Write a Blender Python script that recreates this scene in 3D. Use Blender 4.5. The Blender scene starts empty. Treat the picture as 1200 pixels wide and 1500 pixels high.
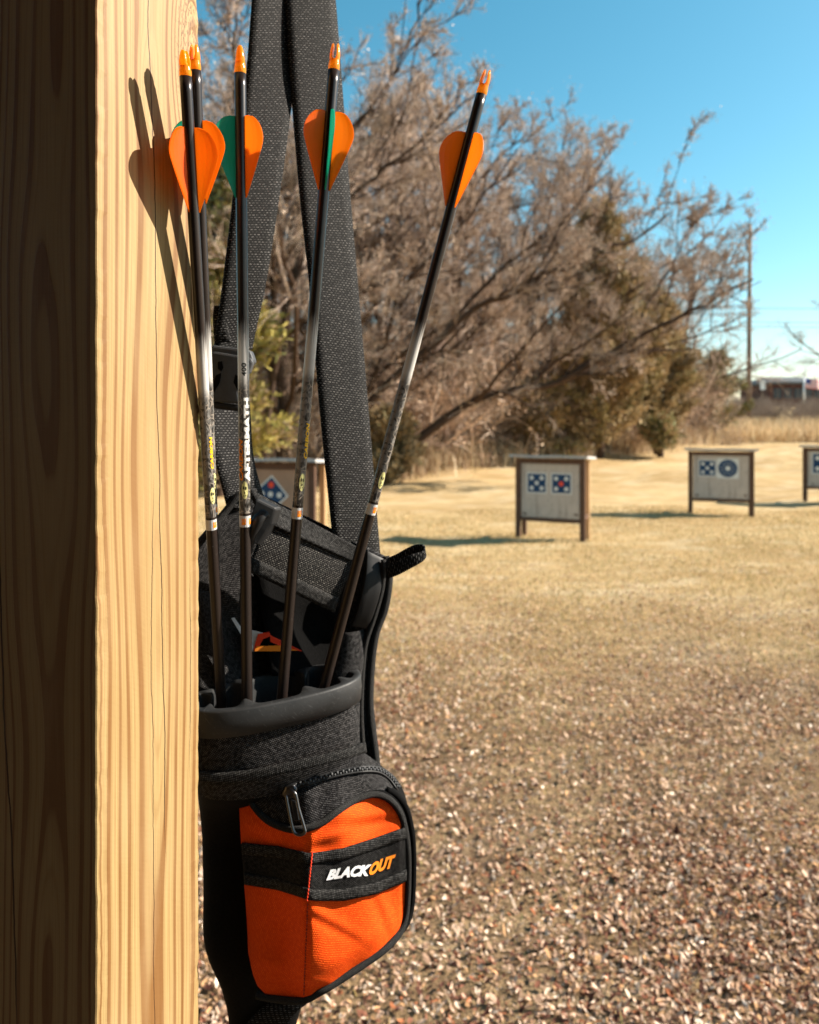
import bpy, bmesh, math, random
import numpy as np
from mathutils import Vector
R = math.radians
rng = np.random.default_rng(7); random.seed(7)
S = bpy.context.scene; COL = S.collection
# ------------------------------------------------------------------ camera, sky, sun, exposure
F = 1080.0; CZ = 1.65; HY = 620.0           # focal length in photo pixels, eye height, horizon row
cd = bpy.data.cameras.new('camera'); cam = bpy.data.objects.new('camera', cd); COL.objects.link(cam)
cam.location = (0, 0, CZ); cam.rotation_euler = (R(90), 0, 0)
cd.sensor_fit = 'VERTICAL'; cd.sensor_height = 36; cd.sensor_width = 36; cd.lens = F/1500*36
cd.shift_y = -(750-HY)/1500; cd.clip_start = 0.02; cd.clip_end = 4000
cd.dof.use_dof = True; cd.dof.focus_distance = 0.455; cd.dof.aperture_fstop = 9.5; cd.dof.aperture_blades = 7
S.camera = cam
SUN_EL, SUN_AZ = 32.0, 8.0                 # azimuth measured from +X towards +Y
sd = Vector((math.cos(R(SUN_EL))*math.cos(R(SUN_AZ)), math.cos(R(SUN_EL))*math.sin(R(SUN_AZ)), math.sin(R(SUN_EL))))
sl = bpy.data.lights.new('sun', 'SUN'); sl.energy = 5.0; sl.angle = R(0.5); sl.color = (1, .90, .77)
so = bpy.data.objects.new('sun', sl); COL.objects.link(so); so.rotation_euler = sd.to_track_quat('Z', 'Y').to_euler()
so.location = (6, 2, 8)
wd = bpy.data.worlds.new('World'); S.world = wd; wd.use_nodes = True
wt = wd.node_tree; bg = wt.nodes['Background']
sk = wt.nodes.new('ShaderNodeTexSky'); sk.sky_type = 'NISHITA'; sk.sun_disc = False
sk.sun_elevation = R(SUN_EL); sk.sun_rotation = R(90-SUN_AZ); sk.air_density = 1.0; sk.dust_density = 0.6; sk.ozone_density = 1.2
hs = wt.nodes.new('ShaderNodeHueSaturation'); hs.inputs['Hue'].default_value = .466; hs.inputs['Saturation'].default_value = 1.32
wt.links.new(sk.outputs[0], hs.inputs['Color']); wt.links.new(hs.outputs[0], bg.inputs[0]); bg.inputs[1].default_value = 0.07
S.view_settings.view_transform = 'Standard'; S.view_settings.look = 'None'; S.view_settings.gamma = 1
S.view_settings.exposure = 1.45
S.cycles.max_bounces = 8; S.cycles.transparent_max_bounces = 12

def W(px, py, Y):
    return np.array([(px-600)/F*Y, Y, CZ+(HY-py)/F*Y])

# ------------------------------------------------------------------ objects
def tag(o, label=None, cat=None, group=None, kind=None):
    if label: o['label'] = label
    if cat: o['category'] = cat
    if group: o['group'] = group
    if kind: o['kind'] = kind
    return o
def empty(name, loc, label=None, cat=None, group=None, rz=0):
    o = bpy.data.objects.new(name, None); COL.objects.link(o); o.location = loc; o.rotation_euler = (0, 0, rz)
    o.empty_display_size = .05
    return tag(o, label, cat, group)
class MB:
    """collects vertices, faces, uvs and point colours of one mesh"""
    def __init__(s): s.v = []; s.f = []; s.uv = []; s.c = []; s.n = 0
    def add(s, v, f, uv=None, c=None):
        v = np.asarray(v, float).reshape(-1, 3); k = len(v)
        s.v.append(v); s.uv.append(np.zeros((k, 2)) if uv is None else np.asarray(uv, float).reshape(-1, 2))
        s.c.append(np.ones((k, 4)) if c is None else np.asarray(c, float).reshape(-1, 4))
        if isinstance(f, np.ndarray): s.f.append(f+s.n)
        else:
            d = {}
            for q in f: d.setdefault(len(q), []).append(q)
            for a in d.values(): s.f.append(np.array(a)+s.n)
        s.n += k
        return s
    def box(s, lo, hi):
        x0, y0, z0 = lo; x1, y1, z1 = hi
        v = [(x0,y0,z0),(x1,y0,z0),(x1,y1,z0),(x0,y1,z0),(x0,y0,z1),(x1,y0,z1),(x1,y1,z1),(x0,y1,z1)]
        return s.add(v, [(0,3,2,1),(4,5,6,7),(0,1,5,4),(1,2,6,5),(2,3,7,6),(3,0,4,7)])
    def build(s, name, mat, parent=None, smooth=False, bevel=0, segs=2, world=False):
        V = np.concatenate(s.v)
        if world:
            p = parent
            while p.parent: p = p.parent
            V = V-np.array(p.location)
        UV = np.concatenate(s.uv); C = np.concatenate(s.c)
        me = bpy.data.meshes.new(name)
        me.vertices.add(len(V)); me.vertices.foreach_set('co', V.ravel())
        tot = [np.full(len(f), f.shape[1]) for f in s.f]; tot = np.concatenate(tot)
        li = np.concatenate([f.ravel() for f in s.f]).astype(np.int32)
        st = np.concatenate([[0], np.cumsum(tot)[:-1]]).astype(np.int32)
        me.loops.add(len(li)); me.loops.foreach_set('vertex_index', li)
        me.polygons.add(len(tot)); me.polygons.foreach_set('loop_start', st); me.polygons.foreach_set('loop_total', tot.astype(np.int32))
        me.update(calc_edges=True)
        ul = me.uv_layers.new(name='UVMap'); ul.data.foreach_set('uv', UV[li].ravel())
        if C.min() < 1 or C.max() > 1:
            ca = me.color_attributes.new('Col', 'FLOAT_COLOR', 'POINT'); ca.data.foreach_set('color', C.ravel())
        me.polygons.foreach_set('use_smooth', np.full(len(tot), smooth))
        me.validate(); me.materials.append(mat)
        o = bpy.data.objects.new(name, me); COL.objects.link(o)
        if parent is not None:
            o.parent = parent
        if bevel:
            b = o.modifiers.new('bevel', 'BEVEL'); b.width = bevel; b.segments = segs; b.limit_method = 'ANGLE'; b.angle_limit = R(35)
        return o
def fixn(o):
    bm = bmesh.new(); bm.from_mesh(o.data); bmesh.ops.recalc_face_normals(bm, faces=bm.faces); bm.to_mesh(o.data); bm.free(); return o
def spl(pts, n):
    """Catmull-Rom through pts, n samples"""
    P = np.asarray(pts, float); m = len(P)
    E = np.vstack([2*P[0]-P[1], P, 2*P[-1]-P[-2]])
    t = np.linspace(0, m-1, n); i = np.minimum(t.astype(int), m-2); u = (t-i)[:, None]
    a, b, c, d = E[i], E[i+1], E[i+2], E[i+3]
    return .5*((2*b)+(-a+c)*u+(2*a-5*b+4*c-d)*u*u+(-a+3*b-3*c+d)*u**3)
def lin(pts, x):
    P = np.asarray(pts, float); return np.interp(x, P[:, 0], P[:, 1])
def sheet(mb, G, th, flip=False):
    """closed solid from a grid of points (n, m, 3); UV in metres along both ways"""
    G = np.asarray(G, float); n, m = G.shape[:2]
    du = np.gradient(G, axis=0); dv = np.gradient(G, axis=1)
    N = np.cross(du, dv); N /= np.linalg.norm(N, axis=2, keepdims=True)+1e-12
    if flip: N = -N
    B = G-N*th
    uu = np.concatenate([[0], np.cumsum(np.linalg.norm(np.diff(G[:, m//2], axis=0), axis=1))])
    vv = np.concatenate([[0], np.cumsum(np.linalg.norm(np.diff(G[n//2], axis=0), axis=1))])
    UVg = np.stack(np.meshgrid(vv, uu), -1).reshape(-1, 2)
    idx = np.arange(n*m).reshape(n, m)
    q = np.stack([idx[:-1, :-1], idx[1:, :-1], idx[1:, 1:], idx[:-1, 1:]], -1).reshape(-1, 4)
    if flip: q = q[:, ::-1]
    loop = np.concatenate([idx[0, :], idx[1:, -1], idx[-1, -2::-1], idx[-2:0:-1, 0]])
    l2 = np.roll(loop, -1); side = np.stack([loop, l2, l2+n*m, loop+n*m], -1)
    if flip: side = side[:, ::-1]
    mb.add(np.vstack([G.reshape(-1, 3), B.reshape(-1, 3)]), np.vstack([q, q[:, ::-1]+n*m, side]), np.vstack([UVg, UVg]))
    return mb
def ribbon(mb, L, Rr, th, n=40, m=5, bow=0):
    """strip between two px/py/depth edge paths"""
    A = spl([W(*p) for p in L], n); B = spl([W(*p) for p in Rr], n)
    t = np.linspace(0, 1, m)[None, :, None]
    G = A[:, None]*(1-t)+B[:, None]*t
    G[..., 1] -= bow*4*(t[..., 0]*(1-t[..., 0]))
    return sheet(mb, G, th)
def frames(P):
    T = np.gradient(P, axis=0); T /= np.linalg.norm(T, axis=1, keepdims=True)+1e-12
    up = np.array([0, 0, 1.]) if abs(T[0][2]) < .9 else np.array([1., 0, 0])
    X = np.zeros_like(P); x = np.cross(up, T[0]); x /= np.linalg.norm(x)
    for i in range(len(P)):
        x = x-T[i]*np.dot(x, T[i]); x /= np.linalg.norm(x); X[i] = x
    return T, X, np.cross(T, X)
def tube(mb, P, r, sides=8, cap=True, sq=1.0):
    P = np.asarray(P, float); n = len(P); r = np.broadcast_to(np.asarray(r, float), (n,))
    T, X, Y = frames(P)
    a = np.arange(sides)*2*np.pi/sides
    V = P[:, None]+r[:, None, None]*(np.cos(a)[None, :, None]*X[:, None]+sq*np.sin(a)[None, :, None]*Y[:, None])
    idx = np.arange(n*sides).reshape(n, sides); nx = np.roll(idx, -1, 1)
    q = np.stack([idx[:-1], nx[:-1], nx[1:], idx[1:]], -1).reshape(-1, 4)
    fs = [tuple(x) for x in q]
    if cap: fs += [tuple(idx[0][::-1]), tuple(idx[-1])]
    s = np.concatenate([[0], np.cumsum(np.linalg.norm(np.diff(P, axis=0), axis=1))])
    uv = np.stack([np.broadcast_to(a/(2*np.pi), (n, sides)), np.broadcast_to(s[:, None], (n, sides))], -1)
    mb.add(V.reshape(-1, 3), fs, uv.reshape(-1, 2)); return mb
def poly_prism(mb, pts, off):
    """pts: list of 3D points (front), off: extrusion vector"""
    P = np.asarray(pts, float); n = len(P); Q = P+np.asarray(off)
    mb.add(np.vstack([P, Q]), [tuple(range(n)), tuple(range(2*n-1, n-1, -1))]+[(i, n+i, n+(i+1) % n, (i+1) % n) for i in range(n)]); return mb

# ------------------------------------------------------------------ node materials
class NT:
    def __init__(s, name):
        s.m = bpy.data.materials.new(name); s.m.use_nodes = True; s.t = s.m.node_tree; s.t.nodes.clear()
        s.out = s.t.nodes.new('ShaderNodeOutputMaterial')
    def n(s, typ, **k):
        nd = s.t.nodes.new('ShaderNode'+typ)
        for a, b in k.items(): setattr(nd, a, b)
        return nd
    def put(s, sock, v):
        if v is None: return
        if isinstance(v, bpy.types.NodeSocket): s.t.links.new(v, sock)
        else:
            if isinstance(v, (tuple, list)) and len(v) == 3 and sock.type == 'RGBA': v = (*v, 1)
            sock.default_value = v
    def M(s, op, a, b=None, c=None, clamp=False):
        nd = s.n('Math', operation=op, use_clamp=clamp)
        for i, v in enumerate((a, b, c)): s.put(nd.inputs[i], v)
        return nd.outputs[0]
    def co(s, kind='Object'): return s.n('TexCoord').outputs[kind]
    def xyz(s, v):
        nd = s.n('SeparateXYZ'); s.put(nd.inputs[0], v); return nd.outputs
    def vec(s, x, y, z):
        nd = s.n('CombineXYZ')
        for i, v in enumerate((x, y, z)): s.put(nd.inputs[i], v)
        return nd.outputs[0]
    def scale(s, v, sc):
        nd = s.n('Mapping'); s.put(nd.inputs[0], v); nd.inputs['Scale'].default_value = sc; return nd.outputs[0]
    def noise(s, v, sc, det=3, rough=.5, dist=0, col=False):
        nd = s.n('TexNoise'); s.put(nd.inputs['Vector'], v); nd.inputs['Scale'].default_value = sc
        nd.inputs['Detail'].default_value = det; nd.inputs['Roughness'].default_value = rough; nd.inputs['Distortion'].default_value = dist
        return nd.outputs['Color' if col else 'Fac']
    def vor(s, v, sc, out='Distance', feat='F1'):
        nd = s.n('TexVoronoi', feature=feat); s.put(nd.inputs['Vector'], v); nd.inputs['Scale'].default_value = sc; return nd.outputs[out]
    def ramp(s, f, stops, interp='LINEAR'):
        nd = s.n('ValToRGB'); s.put(nd.inputs[0], f); cr = nd.color_ramp; cr.interpolation = interp
        while len(cr.elements) < len(stops): cr.elements.new(.5)
        for e, (p, c) in zip(cr.elements, stops):
            e.position = p; e.color = (*c, 1) if isinstance(c, (tuple, list)) else (c, c, c, 1)
        return nd.outputs[0]
    def mr(s, v, a, b, c=0, d=1):
        nd = s.n('MapRange'); s.put(nd.inputs[0], v)
        for i, x in enumerate((a, b, c, d)): nd.inputs[i+1].default_value = x
        return nd.outputs[0]
    def mix(s, f, a, b, bl='MIX'):
        nd = s.n('Mix', data_type='RGBA', blend_type=bl)
        s.put(nd.inputs[0], f); s.put(nd.inputs[6], a); s.put(nd.inputs[7], b); return nd.outputs[2]
    def bump(s, h, st=.3, d=.001):
        nd = s.n('Bump'); s.put(nd.inputs['Height'], h); nd.inputs['Strength'].default_value = st; nd.inputs['Distance'].default_value = d; return nd.outputs[0]
    def bsdf(s, col, rough=.7, spec=.3, metal=0, normal=None, sheen=0, coat=0, trans=0, ior=1.45):
        p = s.n('BsdfPrincipled'); s.put(p.inputs['Base Color'], col); s.put(p.inputs['Roughness'], rough)
        s.put(p.inputs['Specular IOR Level'], spec); s.put(p.inputs['Metallic'], metal)
        p.inputs['Sheen Weight'].default_value = sheen; p.inputs['Coat Weight'].default_value = coat
        p.inputs['Transmission Weight'].default_value = trans; p.inputs['IOR'].default_value = ior
        if normal is not None: s.put(p.inputs['Normal'], normal)
        return p.outputs[0]
    def fin(s, sh): s.t.links.new(sh, s.out.inputs[0]); return s.m
    def ms(s, f, a, b):
        nd = s.n('MixShader'); s.put(nd.inputs[0], f); s.t.links.new(a, nd.inputs[1]); s.t.links.new(b, nd.inputs[2]); return nd.outputs[0]
def simple(name, col, rough=.7, spec=.3, metal=0, nsc=20, var=.25, bst=.2, bd=.002, coat=0):
    t = NT(name); o = t.co(); f = t.noise(o, nsc, 4)
    c = t.mix(f, tuple(x*(1-var) for x in col), tuple(min(1, x*(1+var)) for x in col))
    return t.fin(t.bsdf(c, rough, spec, metal, t.bump(t.noise(o, nsc*4, 3), bst, bd), coat=coat))
def attrmat(name, rough=.8, spec=.2, trans=.0, mul=None):
    t = NT(name); a = t.n('Attribute', attribute_name='Col').outputs[0]
    d = t.bsdf(a, rough, spec)
    if trans:
        tr = t.n('BsdfTranslucent'); t.put(tr.inputs[0], a); d = t.ms(trans, d, tr.outputs[0])
    return t.fin(d)

def pine_post_mat():
    t = NT('pine'); x, y, z = t.xyz(t.co())
    low = t.noise(t.vec(t.M('MULTIPLY', x, 5.), t.M('MULTIPLY', y, 5.), t.M('MULTIPLY', z, 1.6)), 1.0, 2)
    mid = t.noise(t.vec(t.M('MULTIPLY', x, 30.), t.M('MULTIPLY', y, 30.), t.M('MULTIPLY', z, 1.9)), 1.0, 2)
    # pith of the tree lies inside the post and drifts with height
    cy = t.M('ADD', .048, t.M('MULTIPLY', t.M('SUBTRACT', low, .5), .045)); cx = t.M('ADD', -.040, t.M('MULTIPLY', t.M('SUBTRACT', z, 1.5), .006))
    dy = t.M('SUBTRACT', y, cy); dx = t.M('SUBTRACT', x, cx)
    r = t.M('SQRT', t.M('ADD', t.M('MULTIPLY', dy, dy), t.M('MULTIPLY', dx, dx)))
    r = t.M('ADD', r, t.M('MULTIPLY', t.M('SUBTRACT', mid, .5), .006))
    def knot(r, ky, kz, sy, sz, amp):
        a = t.M('DIVIDE', t.M('SUBTRACT', y, ky), sy); b = t.M('DIVIDE', t.M('SUBTRACT', z, kz), sz)
        g = t.M('POWER', 2.718, t.M('MULTIPLY', -1., t.M('ADD', t.M('MULTIPLY', a, a), t.M('MULTIPLY', b, b))))
        return t.M('ADD', r, t.M('MULTIPLY', g, amp)), g
    r, g1 = knot(r, .079, 1.905, .015, .060, .026)
    r, g2 = knot(r, .040, 1.865, .008, .030, -.0035)
    r, g3 = knot(r, .052, 1.50, .009, .11, -.005)
    w = t.noise(t.vec(t.M('MULTIPLY', r, 55.), 0., 0.), 1.0, 1)
    ph = t.M('ADD', t.M('DIVIDE', r, .0052), t.M('MULTIPLY', w, 2.2))
    fr = t.M('FRACT', ph)
    late = t.ramp(fr, [(0, 0.0), (.50, .03), (.66, .35), (.72, .95), (.95, 1.), (1, 0)])
    fine = t.M('POWER', t.mr(t.M('SINE', t.M('ADD', t.M('MULTIPLY', r, 4100.), t.M('MULTIPLY', w, 9.))), -1, 1, 0, 1), 4.)
    late = t.M('MAXIMUM', late, t.M('MULTIPLY', fine, .30))
    fib = t.noise(t.vec(t.M('MULTIPLY', x, 1100.), t.M('MULTIPLY', y, 1100.), t.M('MULTIPLY', z, 14.)), 1.0, 3)
    fl = t.noise(t.vec(t.M('MULTIPLY', x, 60.), t.M('MULTIPLY', y, 60.), t.M('MULTIPLY', z, 9.)), 1.0, 4)
    c = t.mix(late, (.32, .232, .100), (.145, .064, .018))
    c = t.mix(t.mr(fib, .35, .7, 0, .5), c, (.20, .105, .038))
    c = t.mix(t.mr(fl, .45, .7, 0, .28), c, (.36, .26, .14))
    c = t.mix(t.mr(t.noise(t.co(), 2.2, 2), .45, .7, 0, .35), c, (.25, .145, .058))
    # resin streak specks near the knot
    sp = t.M('GREATER_THAN', t.noise(t.vec(t.M('MULTIPLY', x, 500.), t.M('MULTIPLY', y, 700.), t.M('MULTIPLY', z, 320.)), 1.0, 2), .56)
    kk = t.M('MULTIPLY', sp, t.mr(g1, .25, .8, 0, .8))
    c = t.mix(kk, c, (.12, .05, .015))
    # drying checks: thin dark lines that wander with height
    def crack(face, a0, a1, z0, z1, wd, seed):
        wob = t.noise(t.vec(seed, t.M('MULTIPLY', z, 7.), 0.), 1.0, 3)
        fine = t.noise(t.vec(seed, t.M('MULTIPLY', z, 90.), 3.), 1.0, 2)
        pos = t.M('ADD', t.mr(z, z0, z1, a0, a1), t.M('MULTIPLY', t.M('SUBTRACT', wob, .5), .011))
        pos = t.M('ADD', pos, t.M('MULTIPLY', t.M('SUBTRACT', fine, .5), .0012))
        d = t.M('ABSOLUTE', t.M('SUBTRACT', face, pos))
        env = t.M('MULTIPLY', t.mr(z, z0, z0+.05, 0, 1), t.mr(z, z1, z1-.05, 0, 1))
        return t.M('LESS_THAN', d, t.M('MULTIPLY', env, wd))
    on_side = t.M('GREATER_THAN', x, -.004); on_front = t.M('LESS_THAN', y, .004)
    cr = t.M('MULTIPLY', on_side, t.M('MAXIMUM', crack(y, .057, .034, 1.36, 2.2, .0004, 3.), crack(y, .046, .044, 1.2, 1.62, .0003, 9.)))
    cr = t.M('MAXIMUM', cr, t.M('MULTIPLY', on_side, crack(y, .079, .078, 1.4, 1.56, .0003, 14.)))
    cr = t.M('MAXIMUM', cr, t.M('MULTIPLY', on_front, crack(x, -.068, -.088, 1.25, 1.60, .0008, 21.)))
    c = t.mix(cr, c, (.035, .014, .006))
    h = t.M('ADD', t.M('MULTIPLY', late, .5), t.M('ADD', t.M('MULTIPLY', fib, .5), t.M('MULTIPLY', cr, -5.)))
    # saw marks
    saw = t.noise(t.vec(t.M('MULTIPLY', x, 60.), t.M('MULTIPLY', y, 90.), t.M('ADD', t.M('MULTIPLY', z, 420.), t.M('MULTIPLY', y, 250.))), 1.0, 2)
    h = t.M('ADD', h, t.M('MULTIPLY', saw, .5))
    return t.fin(t.bsdf(c, .62, .25, 0, t.bump(h, .35, .0006)))
def fabric(name, dark, light, freq=900, amt=.5, ang=.6, rough=.85, sheen=0, spec=.12):
    """woven cloth in UV metres: twill diagonals broken by noise"""
    t = NT(name); u = t.n('UVMap').outputs[0]; x, y, _ = t.xyz(u)
    a = t.M('ADD', t.M('MULTIPLY', x, freq*1.0), t.M('MULTIPLY', y, freq*ang)); b = t.M('SUBTRACT', t.M('MULTIPLY', y, freq*1.0), t.M('MULTIPLY', x, freq*ang))
    sa = t.M('SINE', t.M('MULTIPLY', a, 6.283)); sb = t.M('SINE', t.M('MULTIPLY', b, 6.283))
    w = t.M('MULTIPLY', t.mr(sa, -1, 1, 0, 1), t.mr(sb, -1, 1, 0, 1))
    nz = t.noise(u, freq*.55, 2, .6); w2 = t.M('MULTIPLY', w, t.mr(nz, .38, .66, .15, 1.7))
    lint = t.M('GREATER_THAN', t.noise(u, freq*.9, 1), .73)
    big = t.noise(u, 35, 3)
    c = t.mix(t.M('MULTIPLY', w2, amt), dark, light)
    c = t.mix(t.mr(big, .3, .75, 0, .45), c, dark)
    c = t.mix(t.M('MULTIPLY', lint, .35), c, light)
    return t.fin(t.bsdf(c, rough, spec, 0, t.bump(w2, .5, .0005), sheen=sheen))
def webbing(name, dark, light, row=.0017, amt=.8):
    t = NT(name); u = t.n('UVMap').outputs[0]
    b = t.n('TexBrick', offset=.5); t.put(b.inputs['Vector'], u); b.inputs['Scale'].default_value = 1
    b.inputs['Color1'].default_value = (*light, 1); b.inputs['Color2'].default_value = (*[x*.6 for x in light], 1); b.inputs['Mortar'].default_value = (*dark, 1)
    b.inputs['Brick Width'].default_value = row*1.9; b.inputs['Row Height'].default_value = row; b.inputs['Mortar Size'].default_value = row*.5; b.inputs['Mortar Smooth'].default_value = .4
    nz = t.noise(u, 500, 3); bgn = t.noise(u, 22, 3)
    c = t.mix(t.M('MULTIPLY', t.mr(nz, .38, .62, .05, 1), amt), dark, b.outputs[0])
    c = t.mix(t.mr(bgn, .4, .8, 0, .5), c, dark)
    return t.fin(t.bsdf(c, .8, .2, 0, t.bump(b.outputs['Fac'], .6, -.0005)))
def rubber_mat():
    t = NT('rubber'); o = t.co(); n = t.noise(o, 60, 5)
    sc = t.noise(t.vec(*[t.M('ADD', t.M('MULTIPLY', t.xyz(o)[0], a_), t.M('MULTIPLY', t.xyz(o)[2], b_)) for a_, b_ in ((700, 620), (90, -110), (40, 30))]), 1.0, 3, .6, .4); s2 = t.noise(o, 330, 4, .75)
    dust = t.M('MAXIMUM', t.mr(sc, .62, .75, 0, .35), t.mr(s2, .60, .72, 0, .3))
    c = t.mix(n, (.010, .0105, .011), (.022, .023, .024)); c = t.mix(dust, c, (.12, .12, .12))
    return t.fin(t.bsdf(c, t.mr(n, .3, .7, .48, .66), .35, 0, t.bump(t.noise(o, 400, 4), .12, .0006)))
def vane_mat(name, c1, c2, tr=.55):
    t = NT(name); o = t.co('Generated'); n = t.noise(o, 6, 3)
    c = t.mix(n, c1, c2); d = t.bsdf(c, .35, .45, 0, t.bump(t.noise(t.co(), 300, 2), .1, .0005))
    b = t.n('BsdfTranslucent'); t.put(b.inputs[0], tuple(min(1, x**.5*1.08) for x in c2)); g = t.n('BsdfTransparent'); t.put(g.inputs[0], tuple(x**.7 for x in c2)); return t.fin(t.ms(.16, t.ms(tr, d, b.outputs[0]), g.outputs[0]))
def nock_mat():
    t = NT('amber_plastic'); n = t.noise(t.co(), 500, 3)
    c = t.mix(n, (1.0, .38, .02), (1.0, .56, .04))
    d = t.bsdf(c, .12, .6, 0, t.bump(n, .3, .0008), trans=.35, ior=1.45)
    b = t.n('BsdfTranslucent'); t.put(b.inputs[0], c); return t.fin(t.ms(.5, d, b.outputs[0]))
def shaft_mat():
    """printed carbon tube: v of the UV runs in metres from the nock end"""
    t = NT('carbon_shaft'); u = t.n('UVMap').outputs[0]; a, v, _ = t.xyz(u); at = t.n('ObjectInfo').outputs['Random']
    nb = t.noise(t.vec(t.M('MULTIPLY', a, 11.), t.M('MULTIPLY', v, 110.), t.M('MULTIPLY', at, 40.)), 1.0, 3)
    st = t.noise(t.vec(t.M('MULTIPLY', a, 26.), t.M('MULTIPLY', v, 22.), 5.), 1.0, 4)
    v2 = t.M('ADD', v, t.M('MULTIPLY', t.M('SUBTRACT', st, .5), .034))
    white = t.M('MULTIPLY', t.mr(v2, .146, .162, 0, 1), t.mr(v2, .190, .196, 1, 0))
    cells = t.vor(t.vec(t.M('MULTIPLY', a, 4.), t.M('MULTIPLY', v, 170.), t.M('MULTIPLY', at, 10.)), 1.0, 'Distance', 'DISTANCE_TO_EDGE')
    camo = t.ramp(nb, [(.36, (.010, .009, .008)), (.44, (.09, .085, .08)), (.49, (.014, .012, .011)), (.56, (.22, .21, .195)), (.62, (.03, .03, .03))], 'LINEAR')
    camo = t.mix(t.M('LESS_THAN', cells, .05), camo, (.22, .19, .16))
    incamo = t.M('MULTIPLY', t.mr(v, .178, .186, 0, 1), t.M('LESS_THAN', v, .262))
    blk = t.mix(t.mr(t.noise(t.co(), 40, 3), .3, .7), (.010, .008, .0075), (.020, .013, .011))
    c = t.mix(white, blk, (.46, .445, .42)); c = t.mix(incamo, c, camo)
    lowp = t.M('GREATER_THAN', v, .274); c = t.mix(lowp, c, (.011, .0065, .005))
    dst = t.M('GREATER_THAN', t.noise(t.co(), 900, 2), .76); c = t.mix(t.M('MULTIPLY', dst, .4), c, (.3, .28, .25))
    return t.fin(t.bsdf(c, t.mr(lowp, 0, 1, .28, .42), .5))
MAT = dict(
    pine=pine_post_mat(),
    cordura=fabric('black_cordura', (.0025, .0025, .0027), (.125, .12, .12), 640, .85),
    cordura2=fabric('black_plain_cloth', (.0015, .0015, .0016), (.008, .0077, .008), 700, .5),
    bandcloth=fabric('band_cloth', (.0022, .0022, .0023), (.06, .058, .057), 700, .8, .8),
    binding=fabric('binding_tape', (.004, .004, .004), (.105, .103, .10), 760, .85, .2),
    orange=fabric('orange_cordura', (.62, .052, .003), (1.0, .155, .010), 620, .8, .5, .8, 0),
    web=webbing('strap_webbing', (.002, .002, .002), (.27, .26, .25), .0020, 1.),
    meshband=webbing('ribbed_webbing', (.004, .004, .004), (.34, .32, .29), .0014, 1.),
    rubber=rubber_mat(), plastic=simple('black_plastic', (.012, .012, .0125), .5, .3, nsc=120, bst=.08, bd=.0005),
    bplastic=simple('grey_buckle_plastic', (.045, .047, .05), .5, .4, nsc=300, bst=.35, bd=.0006),
    vorange=vane_mat('orange_vane', (.95, .135, .003), (1.0, .205, .006), .58), vgreen=vane_mat('green_vane', (.002, .26, .15), (.005, .36, .22), .45),
    nock=nock_mat(), shaft=shaft_mat(),
    silver=simple('silver_print', (.50, .50, .50), .35, .5, nsc=300), white=simple('white_thread', (.72, .72, .74), .6, .3, nsc=900, bst=.8, bd=.0005),
    othread=simple('orange_thread', (.95, .24, .012), .6, .3, nsc=900, bst=.8, bd=.0005), red=simple('red_thread', (.75, .045, .01), .6, .3, nsc=900, bst=.8, bd=.0005),
    oink=simple('orange_ink', (.85, .23, .01), .4, nsc=200), yink=simple('yellow_ink', (.85, .46, .015), .4, nsc=200), wink=simple('white_ink', (.75, .74, .70), .4, nsc=200),
    ghost=simple('grey_ink', (.19, .175, .16), .35, nsc=300, var=.6), kink=simple('black_ink', (.012, .012, .012), .4), badge=simple('pale_yellow_ink', (.62, .58, .25), .4, nsc=600, var=.5),
    gun=simple('gunmetal', (.12, .12, .125), .28, .5, .9, nsc=200, bst=.05), steel=simple('galvanised_steel', (.45, .45, .46), .4, .5, .8),
)
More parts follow.
